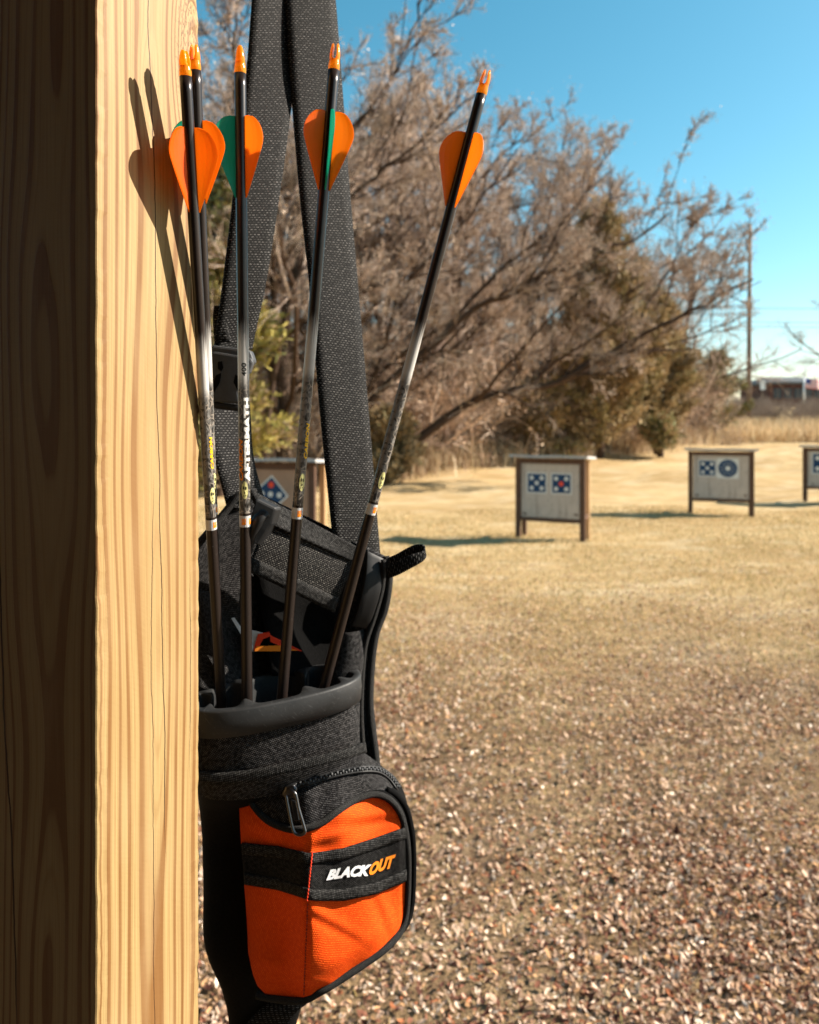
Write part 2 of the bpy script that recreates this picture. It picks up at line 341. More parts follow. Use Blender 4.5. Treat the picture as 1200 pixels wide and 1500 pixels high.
# ------------------------------------------------------------------ terrain
def ss(a, b, x):
    t = np.clip((np.asarray(x, float)-a)/(b-a), 0, 1); return t*t*(3-2*t)
def hgt(x, y):
    x = np.asarray(x, float); y = np.asarray(y, float)
    h = .65*ss(18, 36, y)+2.6*ss(38, 75, y)
    h = h+.05*np.sin(x*.9+y*.3)*ss(9, 14, y)+.07*np.sin(y*1.1+x*.25)*ss(17, 22, y)+.02*np.sin(x*2.1+1)*np.sin(y*1.7)
    return h
def gz(x, y): return float(hgt(x, y))
def ground():
    xs = np.unique(np.concatenate([np.linspace(-1500, -70, 12), np.linspace(-70, 90, 161), np.linspace(90, 1500, 12)]))
    ys = np.unique(np.concatenate([np.linspace(-60, 0, 10), np.linspace(0, 80, 180), np.linspace(80, 300, 30), np.linspace(300, 3000, 12)]))
    X, Y = np.meshgrid(xs, ys); Z = hgt(X, Y); V = np.stack([X, Y, Z], -1).reshape(-1, 3)
    n, m = X.shape; idx = np.arange(n*m).reshape(n, m)
    q = np.stack([idx[:-1, :-1], idx[:-1, 1:], idx[1:, 1:], idx[1:, :-1]], -1).reshape(-1, 4)
    t = NT('dry_lawn'); o = t.co(); x, y, z = t.xyz(o)
    big = t.noise(t.scale(o, (.35, .8, 1)), 1.0, 4, .6); med = t.noise(t.scale(o, (2.2, 5, 1)), 1, 5, .65); fine = t.noise(o, 45, 5, .7)
    c = t.ramp(big, [(.30, (.38, .25, .115)), (.46, (.50, .345, .17)), (.56, (.58, .42, .22)), (.7, (.66, .51, .31))])
    c = t.mix(t.mr(med, .42, .68, 0, .75), c, (.30, .215, .09))
    c = t.mix(t.mr(t.noise(t.scale(o, (.7, 1.6, 1)), 1.7, 3), .52, .66, 0, .6), c, (.64, .53, .36))
    c = t.mix(t.mr(fine, .35, .75, 0, .55), c, (.22, .15, .075))
    near = t.mr(y, 7.5, 3.8, 0, 1); litter = t.mix(fine, (.075, .042, .024), (.24, .16, .09))
    c = t.mix(t.M('MULTIPLY', near, t.mr(med, .2, .6, .35, 1)), c, litter)
    MB().add(V, q).build('ground', t.fin(t.bsdf(c, .95, .1, 0, t.bump(t.noise(o, 30, 5, .7), .9, .03))), smooth=True)['kind'] = 'structure'
ground()
# ------------------------------------------------------------------ fallen leaves and grass (stuff)
def leaves(n, ylo, yhi, power, smin, smax, name, label):
    y = ylo+(yhi-ylo)*rng.random(n)**power
    x = (rng.random(n)*1.5-.68)*(.62*y+.35)*1.35
    kp = np.ones(n, bool)
    nz = np.sin(x*1.7+y*2.3)+np.sin(x*3.9-y*1.3+1)+np.sin(y*3.1+.5)+.8*np.sin(x*.8-y*.5)
    kp &= (rng.random(n) < np.clip(.72+.16*nz, .18, 1)*(1-.9*ss(3.6, yhi, y)))
    x, y = x[kp], y[kp]; n = len(x)
    L = smin+(smax-smin)*rng.random(n)**1.6; Wd = L*(.32+.28*rng.random(n)); a = rng.random(n)*2*np.pi
    curl = (rng.random(n)-.35)*L*.9; fold = (rng.random(n)-.4)*Wd*1.3
    T = np.array([[0, 0], [.28, -.8], [.28, 0], [.28, .8], [.66, -.85], [.66, 0], [.66, .85], [1, 0]])
    lx = (T[:, 0][None]-.5)*L[:, None]; ly = T[:, 1][None]*Wd[:, None]*.5
    lz = curl[:, None]*((T[:, 0][None]-.5)**2*2)+fold[:, None]*(T[:, 1][None]**2)*.5+rng.normal(0, 1, (n, 8))*L[:, None]*.05
    tx = rng.normal(0, .38, n)[:, None]; ty = rng.normal(0, .38, n)[:, None]
    lz = lz+lx*tx+ly*ty
    ca, sa = np.cos(a)[:, None], np.sin(a)[:, None]
    P = np.stack([x[:, None]+lx*ca-ly*sa, y[:, None]+lx*sa+ly*ca, lz], -1)
    P[..., 2] += hgt(x, y)[:, None]-P[..., 2].min(1, keepdims=True)+(rng.random(n)*.016)[:, None]
    Fq = np.array([[1, 4, 5, 2], [2, 5, 6, 3]]); Ft = np.array([[0, 1, 2], [0, 2, 3], [4, 7, 5], [5, 7, 6]])
    base = (np.arange(n)*8)[:, None, None]
    pal = np.array([(.62, .43, .31), (.50, .32, .21), (.74, .57, .43), (.22, .095, .06), (.085, .036, .026), (.56, .33, .17), (.84, .70, .57), (.38, .14, .065), (.34, .22, .15)])
    ci = rng.choice(len(pal), n, p=[.19, .17, .11, .16, .13, .08, .035, .05, .075])
    c = pal[ci]*(.75+.5*rng.random((n, 1))); c = np.concatenate([c, np.ones((n, 1))], 1)
    mb = MB(); mb.add(P.reshape(-1, 3), (Fq[None]+base).reshape(-1, 4), None, np.repeat(c, 8, 0)); mb.f.append((Ft[None]+base).reshape(-1, 3))
    o = mb.build(name, MAT['leafattr']); tag(o, label, 'leaves', kind='stuff')
MAT['leafattr'] = attrmat('dry_leaf', .8, .08, .2)
leaves(260000, 1.2, 9.5, 1.15, .010, .031, 'fallen_leaves', 'brown and tan fallen leaves lying thickly over the near ground')
def blades(x, y, h, w, pal, name, label, lean=.5, cat='grass', tr=.25):
    n = len(x); a = rng.random(n)*2*np.pi; b = rng.random(n)*2*np.pi
    z = hgt(x, y); B = np.stack([x, y, z-.005], -1); s = np.stack([np.cos(a), np.sin(a), np.zeros(n)], -1)*w[:, None]*.5
    ln = np.stack([np.cos(b), np.sin(b), np.zeros(n)], -1)*(h*lean*rng.random(n))[:, None]
    M_ = B+ln*.4+np.array([0, 0, 1])*h[:, None]*.6; Tp = B+ln*1.2+np.array([0, 0, 1])*h[:, None]
    V = np.stack([B-s, B+s, M_+s*.8, M_-s*.8, Tp], 1).reshape(-1, 3); k = np.arange(n)[:, None]*5
    c = np.asarray(pal)[rng.integers(0, len(pal), n)]*(.75+.5*rng.random((n, 1))); c = np.concatenate([c, np.ones((n, 1))], 1)
    mb = MB(); mb.add(V, k+np.array([[0, 1, 2, 3]]), None, np.repeat(c, 5, 0)); mb.f.append(k+np.array([[3, 2, 4]]))
    o = mb.build(name, MAT['grassattr']); tag(o, label, cat, kind='stuff'); return o
MAT['grassattr'] = attrmat('dry_grass', .7, .2, .25)
n = 170000; y = 1.3+13*rng.random(n)**1.0; x = (rng.random(n)*1.45-.62)*(.62*y+.35)*1.3; kp = rng.random(n) < .10+.90*ss(3.2, 6.5, y+.5*np.sin(x*1.9)); x, y = x[kp], y[kp]; n = len(x)
blades(x, y, (.012+.022*rng.random(n))*(1+.02*y), (.003+.003*rng.random(n))*(1+.08*y), [(.62, .44, .23), (.50, .34, .16), (.72, .56, .34), (.36, .26, .10), (.32, .28, .11)], 'lawn_grass', 'short dry straw-coloured lawn grass across the range', .9)
# tall dry grass on the berm and along the wood's edge
n = 26000; y = 36+rng.random(n)*14; x = 11+rng.random(n)*34; h = (.35+.75*rng.random(n))
blades(x, y, h, .03+.03*rng.random(n), [(.62, .47, .27), (.52, .37, .2), (.70, .56, .36), (.42, .27, .15)], 'tall_grass', 'tall pale dry grass along the far bank behind the targets', .5)
n = 42000; u = rng.random(n); y = 17.5+u*20+rng.normal(0, .7, n); x = -7+u*22+rng.normal(0, .9, n)-.2; h = (.25+.9*rng.random(n)**1.5)
blades(x, y, h, .018+.02*rng.random(n), [(.50, .39, .24), (.42, .30, .18), (.34, .23, .15), (.58, .47, .32)], 'edge_grass', 'tangled dry grass growing along the foot of the bare wood', .7)

# ------------------------------------------------------------------ bare trees
def nrm(v): return v/(np.linalg.norm(v, axis=-1, keepdims=True)+1e-12)
def grow(P0, D, L, r0, k, wob, trop, bias=None, taper=.35):
    n = len(P0); nodes = [P0]; dirs = [D]; d = D; p = P0
    for i in range(k):
        d = nrm(d+rng.normal(0, wob, (n, 3))+np.array([0, 0, trop])+(0 if bias is None else np.asarray(bias)))
        p = p+d*(L/k)[:, None]; nodes.append(p); dirs.append(d)
    t = np.linspace(0, 1, k+1)[None]
    return np.stack(nodes, 1), np.stack(dirs, 1), r0[:, None]*(1-(1-taper)*t)
def kids(N, D, Rr, L, m, ang, lr, rr, tmin=.2, droop=0):
    n, k1 = N.shape[:2]; t = tmin+(1-tmin)*rng.random((n, m)); f = t*(k1-1); i = np.minimum(f.astype(int), k1-2); u = (f-i)[..., None]
    I = np.arange(n)[:, None]
    p = N[I, i]*(1-u)+N[I, i+1]*u; d = D[I, i+1]; r = Rr[I, i]*(1-u[..., 0])+Rr[I, i+1]*u[..., 0]
    q = nrm(np.cross(d, rng.normal(0, 1, (n, m, 3)))); a = np.radians(ang[0]+(ang[1]-ang[0])*rng.random((n, m)))[..., None]
    nd = nrm(d*np.cos(a)+q*np.sin(a)); ll = L[:, None]*lr*(1.15-.6*t)*(.6+.7*rng.random((n, m)))
    return p.reshape(-1, 3), nd.reshape(-1, 3), ll.reshape(-1), (r*rr).reshape(-1)
def tubes(mb, N, Rr, sides):
    n, k1 = N.shape[:2]; T = nrm(np.gradient(N, axis=1)); ref = np.where(np.abs(T[..., 2:3]) < .9, np.array([0, 0, 1.]), np.array([1., 0, 0]))
    X = nrm(np.cross(ref, T)); Y = np.cross(T, X); a = np.arange(sides)*2*np.pi/sides
    V = N[:, :, None]+Rr[:, :, None, None]*(np.cos(a)[:, None]*X[:, :, None]+np.sin(a)[:, None]*Y[:, :, None])
    idx = np.arange(n*k1*sides).reshape(n, k1, sides); nx = np.roll(idx, -1, 2)
    q = np.stack([idx[:, :-1], nx[:, :-1], nx[:, 1:], idx[:, 1:]], -1).reshape(-1, 4)
    mb.add(V.reshape(-1, 3), q)
def bits(mb, P, n, s, spread, pal):
    """small clinging leaves and buds round given points"""
    c = P[rng.integers(0, len(P), n)]+rng.normal(0, spread, (n, 3)); a = nrm(rng.normal(0, 1, (n, 3))); b = nrm(np.cross(a, rng.normal(0, 1, (n, 3))))
    s = (s*(.5+rng.random(n)))[:, None]; V = np.stack([c-a*s, c+b*s*.5, c+a*s, c-b*s*.5], 1).reshape(-1, 3)
    col = np.asarray(pal)[rng.integers(0, len(pal), n)]*(.7+.6*rng.random((n, 1))); col = np.concatenate([col, np.ones((n, 1))], 1)
    mb.add(V, np.arange(n*4).reshape(n, 4), None, np.repeat(col, 4, 0))
MAT['bark'] = simple('dark_bark', (.07, .045, .032), .9, .1, nsc=6, var=.4, bst=.8, bd=.03)
MAT['twig'] = simple('twig_bark', (.27, .185, .13), .85, .15, nsc=.7, var=.45)
MAT['twigattr'] = attrmat('twig_and_leaf', .8, .15, .1)
TW = [(.50, .385, .30), (.40, .30, .235), (.60, .48, .385), (.28, .20, .165)]
LF = [(.66, .49, .35), (.54, .38, .27), (.74, .58, .44), (.40, .28, .19)]
def limbs(P0, D, L, r, depth, trunk, crown, dens=1., bias=None, leafn=1.):
    """grow limbs and everything finer from arrays of limb starts"""
    N, DD, RR = grow(P0, D, L, r, 7, .13, .03, bias); tubes(trunk, N, RR, 6)
    return finer(N, DD, RR, L, trunk, crown, dens, bias, leafn)
def tubecol(mb, N, Rr, sides, pal):
    n, k1 = N.shape[:2]; m2 = MB(); tubes(m2, N, Rr, sides)
    c = np.asarray(pal)[rng.integers(0, len(pal), n)]*(.75+.5*rng.random((n, 1))); c = np.concatenate([c, np.ones((n, 1))], 1)
    mb.add(m2.v[0], m2.f[0], None, np.repeat(c, k1*sides, 0))
def finer(N, DD, RR, L, trunk, crown, dens, bias, leafn, trop=.05):
    p, d, l, r = kids(N, DD, RR, L, int(9*dens), (28, 62), .42, .6, .15)
    N1, D1, R1 = grow(p, d, l, np.maximum(r, .018), 5, .16, trop, bias); tubes(trunk, N1, R1, 5)
    p, d, l, r = kids(N1, D1, R1, l, 8, (22, 55), .5, .6, .12)
    N2, D2, R2 = grow(p, d, l, np.maximum(r, .010), 4, .18, trop, bias); tubecol(crown, N2, R2, 4, TW)
    p, d, l, r = kids(N2, D2, R2, l, 8, (20, 55), .6, .6, .1)
    N3, D3, R3 = grow(p, d, l, np.maximum(r*.9, .0065), 3, .2, trop, bias); tubecol(crown, N3, R3, 3, TW)
    if leafn > 0:
        Q = N3[:, 1:].reshape(-1, 3); bits(crown, Q, int(len(N3)*.55*leafn), .024, .10, LF)
def make_tree(H, lean, dens, leafn, nl=13, r=.2):
    tr = MB(); cr = MB()
    P0 = np.zeros((1, 3)); D0 = nrm(np.array([[lean[0], lean[1], 1.]])); L0 = np.array([H*.78])
    N, D, Rr = grow(P0, D0, L0, np.array([r]), 9, .07, .04, (lean[0]*.05, lean[1]*.05, 0), .25); Rr[:, 0] *= 1.5; tubes(tr, N, Rr, 9)
    p, d, l, rr = kids(N, D, Rr, L0, nl, (28, 62), .55, .62, .16)
    limbs(p, d, l, rr, 0, tr, cr, dens, (lean[0]*.06, lean[1]*.06, .01), leafn)
    return tr, cr
def place_tree(x, y, H, lean, label, dens=1., leafn=1., nl=13, name='bare_tree', group='bare winter trees along the wood edge', r=.14):
    tr, cr = make_tree(H, lean, dens, leafn, nl, r)
    e = empty(name, (x, y, gz(x, y)-.1), label, 'tree', group)
    tr.build('trunk', MAT['bark'], e, smooth=True); cr.build('crown', MAT['twigattr'], e)
    return e
# big leaning tree whose limbs sweep to the right
def traced_tree(base, limbsets, label, Yd):
    tr = MB(); cr = MB()
    for pts, r0, r1, dens in limbsets:
        P = spl([W(a, b, Yd+c)-np.array(base) for a, b, c in pts], 26)
        P += rng.normal(0, .05, P.shape)*np.linspace(0, 1, 26)[:, None]
        N = P[None]; D = nrm(np.gradient(P, axis=0))[None]; Rr = np.linspace(r0, r1, 26)[None]
        tubes(tr, N, Rr, 8); L = np.array([np.linalg.norm(np.diff(P, axis=0), axis=1).sum()*.50])
        p, d, l, r = kids(N, D, Rr, L, int(13*dens), (25, 60), .60, .5, .25)
        d = nrm(d+np.array([.12, 0, .22])); N0, D0, R0 = grow(p, d, l, r, 6, .13, .06); tubes(tr, N0, R0, 6)
        finer(N0, D0, R0, l, tr, cr, .62, (.01, 0, .03), .8)
    e = empty('bare_tree', base, label, 'tree', 'bare winter trees along the wood edge')
    tr.build('trunk', MAT['bark'], e, smooth=True); cr.build('crown', MAT['twigattr'], e)
Y0 = 21.; b0 = W(560, 0, Y0); b0[2] = gz(b0[0], b0[1])-.1
traced_tree(tuple(b0), [
    ([(560, 695, 0), (600, 655, 0), (650, 615, 0), (700, 585, 0), (755, 572, 0), (808, 565, 0), (850, 540, -.3), (905, 512, -.3), (950, 488, -.5), (1000, 462, -.5), (1050, 436, -.8), (1105, 408, -1)], .15, .03, 1.1),
    ([(808, 565, 0), (870, 540, .5), (930, 500, .5), (945, 455, .5), (975, 405, .5), (1000, 360, .5), (1030, 300, .5)], .07, .018, .8),
    ([(820, 562, 0), (880, 522, 0), (960, 515, 0), (1020, 508, 0)], .09, .02, .5),
], 'low thick dark limb sweeping right from the wood above the first target stand', Y0)
Y1 = 19.3; b1 = W(470, 0, Y1); b1[2] = gz(b1[0], b1[1])-.1
traced_tree(tuple(b1), [
    ([(470, 700, 0), (520, 620, 0), (570, 560, 0), (640, 500, 0), (700, 450, 0), (760, 425, 0), (810, 392, 0), (860, 372, 0), (930, 350, 0), (985, 310, 0)], .13, .025, 1.1),
    ([(640, 500, 0), (690, 440, .5), (735, 395, .5), (790, 350, .5), (850, 300, .5), (880, 240, .5)], .07, .018, 1.1),
    ([(520, 620, 0), (560, 520, -.5), (585, 430, -.5), (640, 370, -.5), (700, 300, -.5), (760, 215, -.5)], .08, .018, 1.2),
], 'large bare tree with limbs fanning right across the middle of the wood', Y1)
Y2 = 16.8; b2 = W(380, 0, Y2); b2[2] = gz(b2[0], b2[1])-.1
traced_tree(tuple(b2), [
    ([(380, 710, 0), (400, 560, 0), (430, 420, 0), (470, 335, 0), (513, 288, 0), (548, 261, 0), (580, 232, 0), (607, 210, 0), (647, 181, 0), (700, 140, 0)], .075, .02, 1.1),
    ([(430, 420, 0), (455, 300, .5), (490, 215, .5), (530, 175, .5), (565, 140, .5), (590, 85, .5), (615, 20, .5), (640, -50, .5)], .08, .018, 1.2),
    ([(400, 560, 0), (370, 380, .3), (350, 200, .3), (345, 40, .3), (380, -90, .3)], .08, .018, 1.2),
], 'tall bare tree whose forked limbs climb behind the green and orange arrow vanes', Y2)
spots = [(-3.2, 18.6, 13.0, (.05, 0), 'bare tree with fine twigs filling the gap right of the right strap'),
         (-1.3, 20.6, 13.6, (.05, 0), 'tall fine-twigged bare tree whose top meets the open sky'),
         (-5.2, 19.5, 13.5, (.05, 0), 'tall bare tree standing just right of the wooden post'),
         (-1.6, 22.4, 13.5, (.05, 0), 'tall bare tree showing between the two black straps'),
         (1.0, 24.5, 13, (.06, 0), 'dense bare tree rising behind the rightmost arrow'),
         (4.0, 28, 12.4, (.10, 0), 'bare tree rising left of the rust-tinged cedar'),
         (8.0, 32, 13.6, (.12, 0), 'bare tree rising behind the first free target stand'),
         (11.9, 36, 12, (.20, 0), 'bare tree at the end of the wood left of the utility pole'),
         ]
for x, y, H, ln, lb in spots: place_tree(x, y, H, ln, lb, 1.1, 1.5 if y < 35 else .35, nl=18)
# the deeper wood: one mass
def wood_mass():
    mb = MB(); var = []
    for k in range(3):
        tr, cr = make_tree(12.3, (.05, 0), .9, 1.3, 15, .12)
        V = np.concatenate(tr.v+cr.v); C = np.concatenate([np.tile([.10, .068, .05, 1], (sum(len(v) for v in tr.v), 1))]+cr.c)
        off = tr.n; q = [f for f in tr.f]+[f+off for f in cr.f]; var.append((V, C, np.concatenate(q)))
    pos = [(6.0, 29.5), (9.2, 33.0), (-1.7, 19.9), (.1, 23.2), (-3.4, 20), (-6.6, 20.5), (1.4, 27), (11, 35.5), (-8.5, 23), (-4.5, 25), (-7, 29), (-1.5, 28), (2, 30), (-4, 33), (5.5, 33), (.5, 35), (9.5, 38), (4, 39), (7.5, 43), (12.5, 43), (-9, 36), (-2, 40)]
    for i, (x, y) in enumerate(pos):
        V, C, q = var[i % 3]; a = rng.random()*6.28; s = .85+.25*rng.random(); ca, sa = math.cos(a), math.sin(a)
        P = V*s; P = np.stack([P[:, 0]*ca-P[:, 1]*sa+x, P[:, 0]*sa+P[:, 1]*ca+y, P[:, 2]+gz(x, y)-.1], -1)
        mb.add(P, q, None, C)
    tag(mb.build('woods', MAT['twigattr']), 'tangled mass of bare brown trees filling the wood behind', 'woods', kind='stuff')
wood_mass()
def shrub(n, H, spread):
    P = np.zeros((n, 3)); P[:, :2] = rng.normal(0, spread*.35, (n, 2)); D = nrm(np.concatenate([rng.normal(0, .45, (n, 2)), np.ones((n, 1))], 1))
    L = H*(.6+.6*rng.random(n)); N, DD, RR = grow(P, D, L, np.full(n, .02), 5, .2, .0)
    mb = MB(); tubecol(mb, N, RR, 4, TW); p, d, l, r = kids(N, DD, RR, L, 8, (20, 65), .45, .6, .15)
    N1, D1, R1 = grow(p, d, l, np.maximum(r, .007), 4, .25, 0); tubecol(mb, N1, R1, 3, TW)
    p, d, l, r = kids(N1, D1, R1, l, 4, (20, 65), .5, .7, .15); N2, D2, R2 = grow(p, d, l, np.maximum(r, .006), 2, .25, 0); tubecol(mb, N2, R2, 3, TW)
    bits(mb, N2.reshape(-1, 3), int(len(N2)*1.2), .03, .06, LF); return mb
def brush():
    mb = MB(); vs = [shrub(26, 2.6, 1.6) for _ in range(4)]
    def put(x, y, s, tint=1.):
        m = vs[rng.integers(0, 4)]; a = rng.random()*6.28; ca, sa = math.cos(a), math.sin(a)
        for v, c in zip(m.v, m.c):
            pass
        V = np.concatenate(m.v)*s; C = np.concatenate(m.c).copy(); C[:, :3] *= tint
        P = np.stack([V[:, 0]*ca-V[:, 1]*sa+x, V[:, 0]*sa+V[:, 1]*ca+y, V[:, 2]+gz(x, y)-.05], -1)
        k = mb.n; mb.v.append(P); mb.c.append(C); mb.uv.append(np.zeros((len(P), 2))); mb.f += [f+k for f in m.f]; mb.n += len(P)
    for i in range(170):
        u = (i+rng.random())/170; y = 18.6+u*20; x = -7+u*21.5+rng.normal(0, .5); put(x-rng.random()*2.4+.5, y+rng.random()*2.4-.7, .7+1.1*rng.random(), .8+.7*rng.random())
    for i in range(240):
        yy = 50+rng.random()*24; put(12+rng.random()*40, yy, (.48 if yy < 60 else .26)+.16*rng.random(), .35+.4*rng.random())
    tag(mb.build('underbrush', MAT['twigattr']), 'dense brown leafless undergrowth at the foot of the wood and on the bank', 'undergrowth', kind='stuff')
brush()
# evergreens
MAT['needle'] = attrmat('needles', .7, .2, .15)
def evergreen(x, y, H, w, pal, label, n=9000, shape=1., z0=.03, name='cedar_tree', lean=(0, 0)):
    e = empty(name, (x, y, gz(x, y)-.1), label, 'tree', None)
    tr = MB(); N = np.array([[(0, 0, 0), (lean[0]*.5, 0, H*.5), (lean[0], 0, H*.97)]], float); tubes(tr, N, np.array([[.14, .09, .015]]), 7)
    nb = int(H*16); t = rng.random(nb)**.8; hz = z0*H+t*H*(1-z0); a = rng.random(nb)*6.28
    Lb = w*(1-t)**shape*(.65+.5*rng.random(nb))+.15
    D = nrm(np.stack([np.cos(a), np.sin(a), .35+.5*rng.random(nb)], -1)); P = np.stack([lean[0]*hz/H, 0*hz, hz], -1)
    NB, DB, RB = grow(P, D, Lb, np.full(nb, .025), 4, .12, .06); tubes(tr, NB, RB, 4)
    mb = MB(); f = rng.random(n)**.6; i = rng.choice(nb, n, p=Lb/Lb.sum()); k = np.minimum((f*4).astype(int), 3); u = (f*4-k)[:, None]
    c = NB[i, k]*(1-u)+NB[i, k+1]*u+rng.normal(0, .13, (n, 3)); d = nrm(DB[i, k+1]+rng.normal(0, .55, (n, 3))); s = nrm(np.cross(d, rng.normal(0, 1, (n, 3))))
    l = (.10+.16*rng.random(n))[:, None]; V = np.stack([c-s*.022, c+s*.022, c+d*l+s*.03, c+d*l-s*.03], 1).reshape(-1, 3)
    pal = np.asarray(pal); cl = (rng.integers(0, len(pal), nb))[i]; rd = rng.integers(0, len(pal), n); cl = np.where(rng.random(n) < .6, cl, rd)
    col = pal[cl]*(.65+.7*rng.random((n, 1))); col = np.concatenate([col, np.ones((n, 1))], 1)
    mb.add(V, np.arange(4*n).reshape(n, 4), None, np.repeat(col, 4, 0))
    tr.build('trunk', MAT['bark'], e, smooth=True); mb.build('crown', MAT['needle'], e)
BR = [(.27, .19, .10), (.34, .24, .13), (.22, .18, .085), (.38, .28, .15)]; GR = [(.15, .15, .055), (.22, .20, .075), (.27, .23, .09), (.10, .105, .045)]; YG = [(.40, .34, .10), (.30, .27, .09), (.17, .17, .06), (.46, .38, .14)]
evergreen(7.0, 27.0, 9.4, 3.3, BR, 'tall rust-tinged cedar behind the sweeping dark limb', 34000, .75)
evergreen(9.9, 29.5, 6.6, 2.5, BR, 'shorter rust-tinged cedar at the right end of the wood', 22000, .8)
evergreen(9.4, 27.6, 1.5, 1.0, GR+BR, 'small green juniper low at the wood edge', 2600, 1.0)
evergreen(15.4, 38, 4.6, 2.6, GR+BR[:2], 'olive green pine spreading left of the utility pole', 9000, .9, name='pine_tree', lean=(.5, 0))
evergreen(-4.2, 16.3, 7.6, 1.6, YG+BR[:2], 'yellow-green cedar glimpsed between the post and the left strap', 15000, .7)
evergreen(-.6, 20.2, 2.0, .9, BR, 'low brown juniper behind the angled target stand', 7000, .6)
evergreen(4.6, 26.6, 2.8, 1.5, YG[:1]+BR+BR, 'low yellowing juniper under the sweeping limb', 8000, .6)
place_tree(30.2, 47, 13.5, (-.05, 0), 'thin bare tree at the right edge beyond the utility pole', .7, .15, nl=12, r=.16)
def far_trees():
    mb = MB(); tr, cr = make_tree(8, (0, 0), .5, 0, 9, .1)
    V = np.concatenate(tr.v+cr.v); q = np.concatenate(tr.f+[f+tr.n for f in cr.f])
    for i in range(30):
        x = 42+i*3.4+rng.normal(0, 1.5); y = 125+rng.random()*30; s = .8+.45*rng.random(); a = rng.random()*6.28
        P = V*s; P = np.stack([P[:, 0]*math.cos(a)-P[:, 1]*math.sin(a)+x, P[:, 0]*math.sin(a)+P[:, 1]*math.cos(a)+y, P[:, 2]+gz(x, y)], -1)
        mb.add(P, q, None, np.tile([.25, .2, .17, 1], (len(P), 1)))
    tag(mb.build('distant_trees', MAT['twigattr']), 'hazy line of distant bare trees behind the brown building', 'trees', kind='stuff')
far_trees()
# ------------------------------------------------------------------ far structures
MAT['polewood'] = simple('weathered_pole', (.23, .17, .13), .85, .1, nsc=3, var=.3)
def utility_pole(x, y, top, label):
    z = gz(x, y); e = empty('utility_pole', (x, y, z-.2), label, 'pole')
    mb = MB(); tube(mb, [(0, 0, 0), (0.04, 0, (top-z)*.5), (.1, 0, top-z)], [.17, .145, .11], 12); mb.build('shaft', MAT['polewood'], e, smooth=True)
    mb = MB(); tube(mb, [(.1, 0, top-z-.02), (.1, 0, top-z+.05)], [.13, .10], 12); mb.build('cap', MAT['steel'], e, smooth=True)
utility_pole(23.0, 50, 15.3, 'tall wooden utility pole standing right of the wood')
mb = MB()
for dz in (0, .55, 2.3):
    X = np.linspace(-60, 160, 60); tube(mb, np.stack([X, np.full(60, 92.), 13.6+dz+.0004*(X-60)**2], -1), .035, 5)
tag(mb.build('power_line', simple('cable', (.12, .14, .15), .6)), 'faint power cables crossing the sky right of the pole', 'cable')
def far_building():
    Y = 105.; x0 = (1126-600)/F*Y; x1 = (1206-600)/F*Y; z = CZ+(HY-589)/F*Y; zt = CZ+(HY-563)/F*Y
    e = empty('brick_building', (x0, Y, z), 'low dark brown building with grey roof beyond the bank', 'building')
    w = x1-x0; h = zt-z; mb = MB().box((0, 0, -2), (w, 9, h)); mb.build('wall', simple('dark_brick', (.075, .03, .026), .8, nsc=.8), e)
    m2 = MB().box((-.4, -.5, h), (w+.4, 9.5, h+.35)); m2.add([(-.4, -.5, h+.35), (w+.4, -.5, h+.35), (w+.4, 9.5, h+.35), (-.4, 9.5, h+.35), (1.5, 4.5, h+1.3), (w-1.5, 4.5, h+1.3)], [(0, 1, 5, 4), (2, 3, 4, 5), (1, 2, 5), (3, 0, 4)])
    m2.build('roof', simple('grey_roof', (.09, .095, .10), .7, nsc=1), e)
    gl = simple('dark_glass', (.02, .03, .045), .15, .6, nsc=1)
    for k in range(5):
        xa = .7+k*1.45; f = MB().box((xa, -.05, h*.2), (xa+1.15, .02, h*.78)).build('window', gl, e)
        MB().box((xa+.54, -.09, h*.2), (xa+.6, -.055, h*.78)).build('mullion', simple('frame', (.2, .15, .13), .6), f)
far_building()
def sign_post():
    Y = 78.; b = W(1117, 600, Y); zt = CZ+(HY-557)/F*Y; z0 = gz(b[0], Y); e = empty('roadside_sign', (b[0], Y, z0), 'small white sign on a thin post left of the building', 'sign')
    MB().box((-.05, -.05, -.1), (.05, .05, zt-z0-.2)).build('post', MAT['polewood'], e)
    MB().box((-.26, -.10, zt-z0-1.0), (.26, -.06, zt-z0)).build('panel', simple('white_sign', (.75, .78, .8), .5, nsc=2, var=.05), e)
sign_post()
def flag_pole():
    Y = 82.; x = (1178-600)/F*Y; z0 = gz(x, Y); zt = CZ+(HY-552)/F*Y-z0; e = empty('flag_pole', (x, Y, z0), 'white flagpole flying a striped flag before the brown building', 'flagpole')
    mb = MB(); tube(mb, [(0, 0, 0), (0, 0, zt)], [.12, .09], 10); mb.build('mast', simple('white_paint', (.7, .72, .74), .5, nsc=2, var=.1), e, smooth=True)
    n, m = 14, 8; G = np.zeros((n, m, 3)); u = np.linspace(0, 1, n)[:, None]; v = np.linspace(0, 1, m)[None]
    G[..., 0] = .12+u*1.75+0*v; G[..., 1] = .18*np.sin(u*7)+0*v; G[..., 2] = zt-.1-v*1.1-u*.25
    t = NT('striped_flag'); uv = t.n('UVMap').outputs[0]; a, b, _ = t.xyz(uv)
    st = t.M('GREATER_THAN', t.M('FRACT', t.M('DIVIDE', a, 1.1/6.5)), .5); can = t.M('MULTIPLY', t.M('LESS_THAN', a, .59), t.M('LESS_THAN', b, .75))
    c = t.mix(st, (.55, .06, .07), (.75, .75, .76)); c = t.mix(can, c, (.05, .07, .22)); mb = MB(); sheet(mb, G, .01); mb.build('flag', t.fin(t.bsdf(c, .7)), e, smooth=True)
flag_pole()
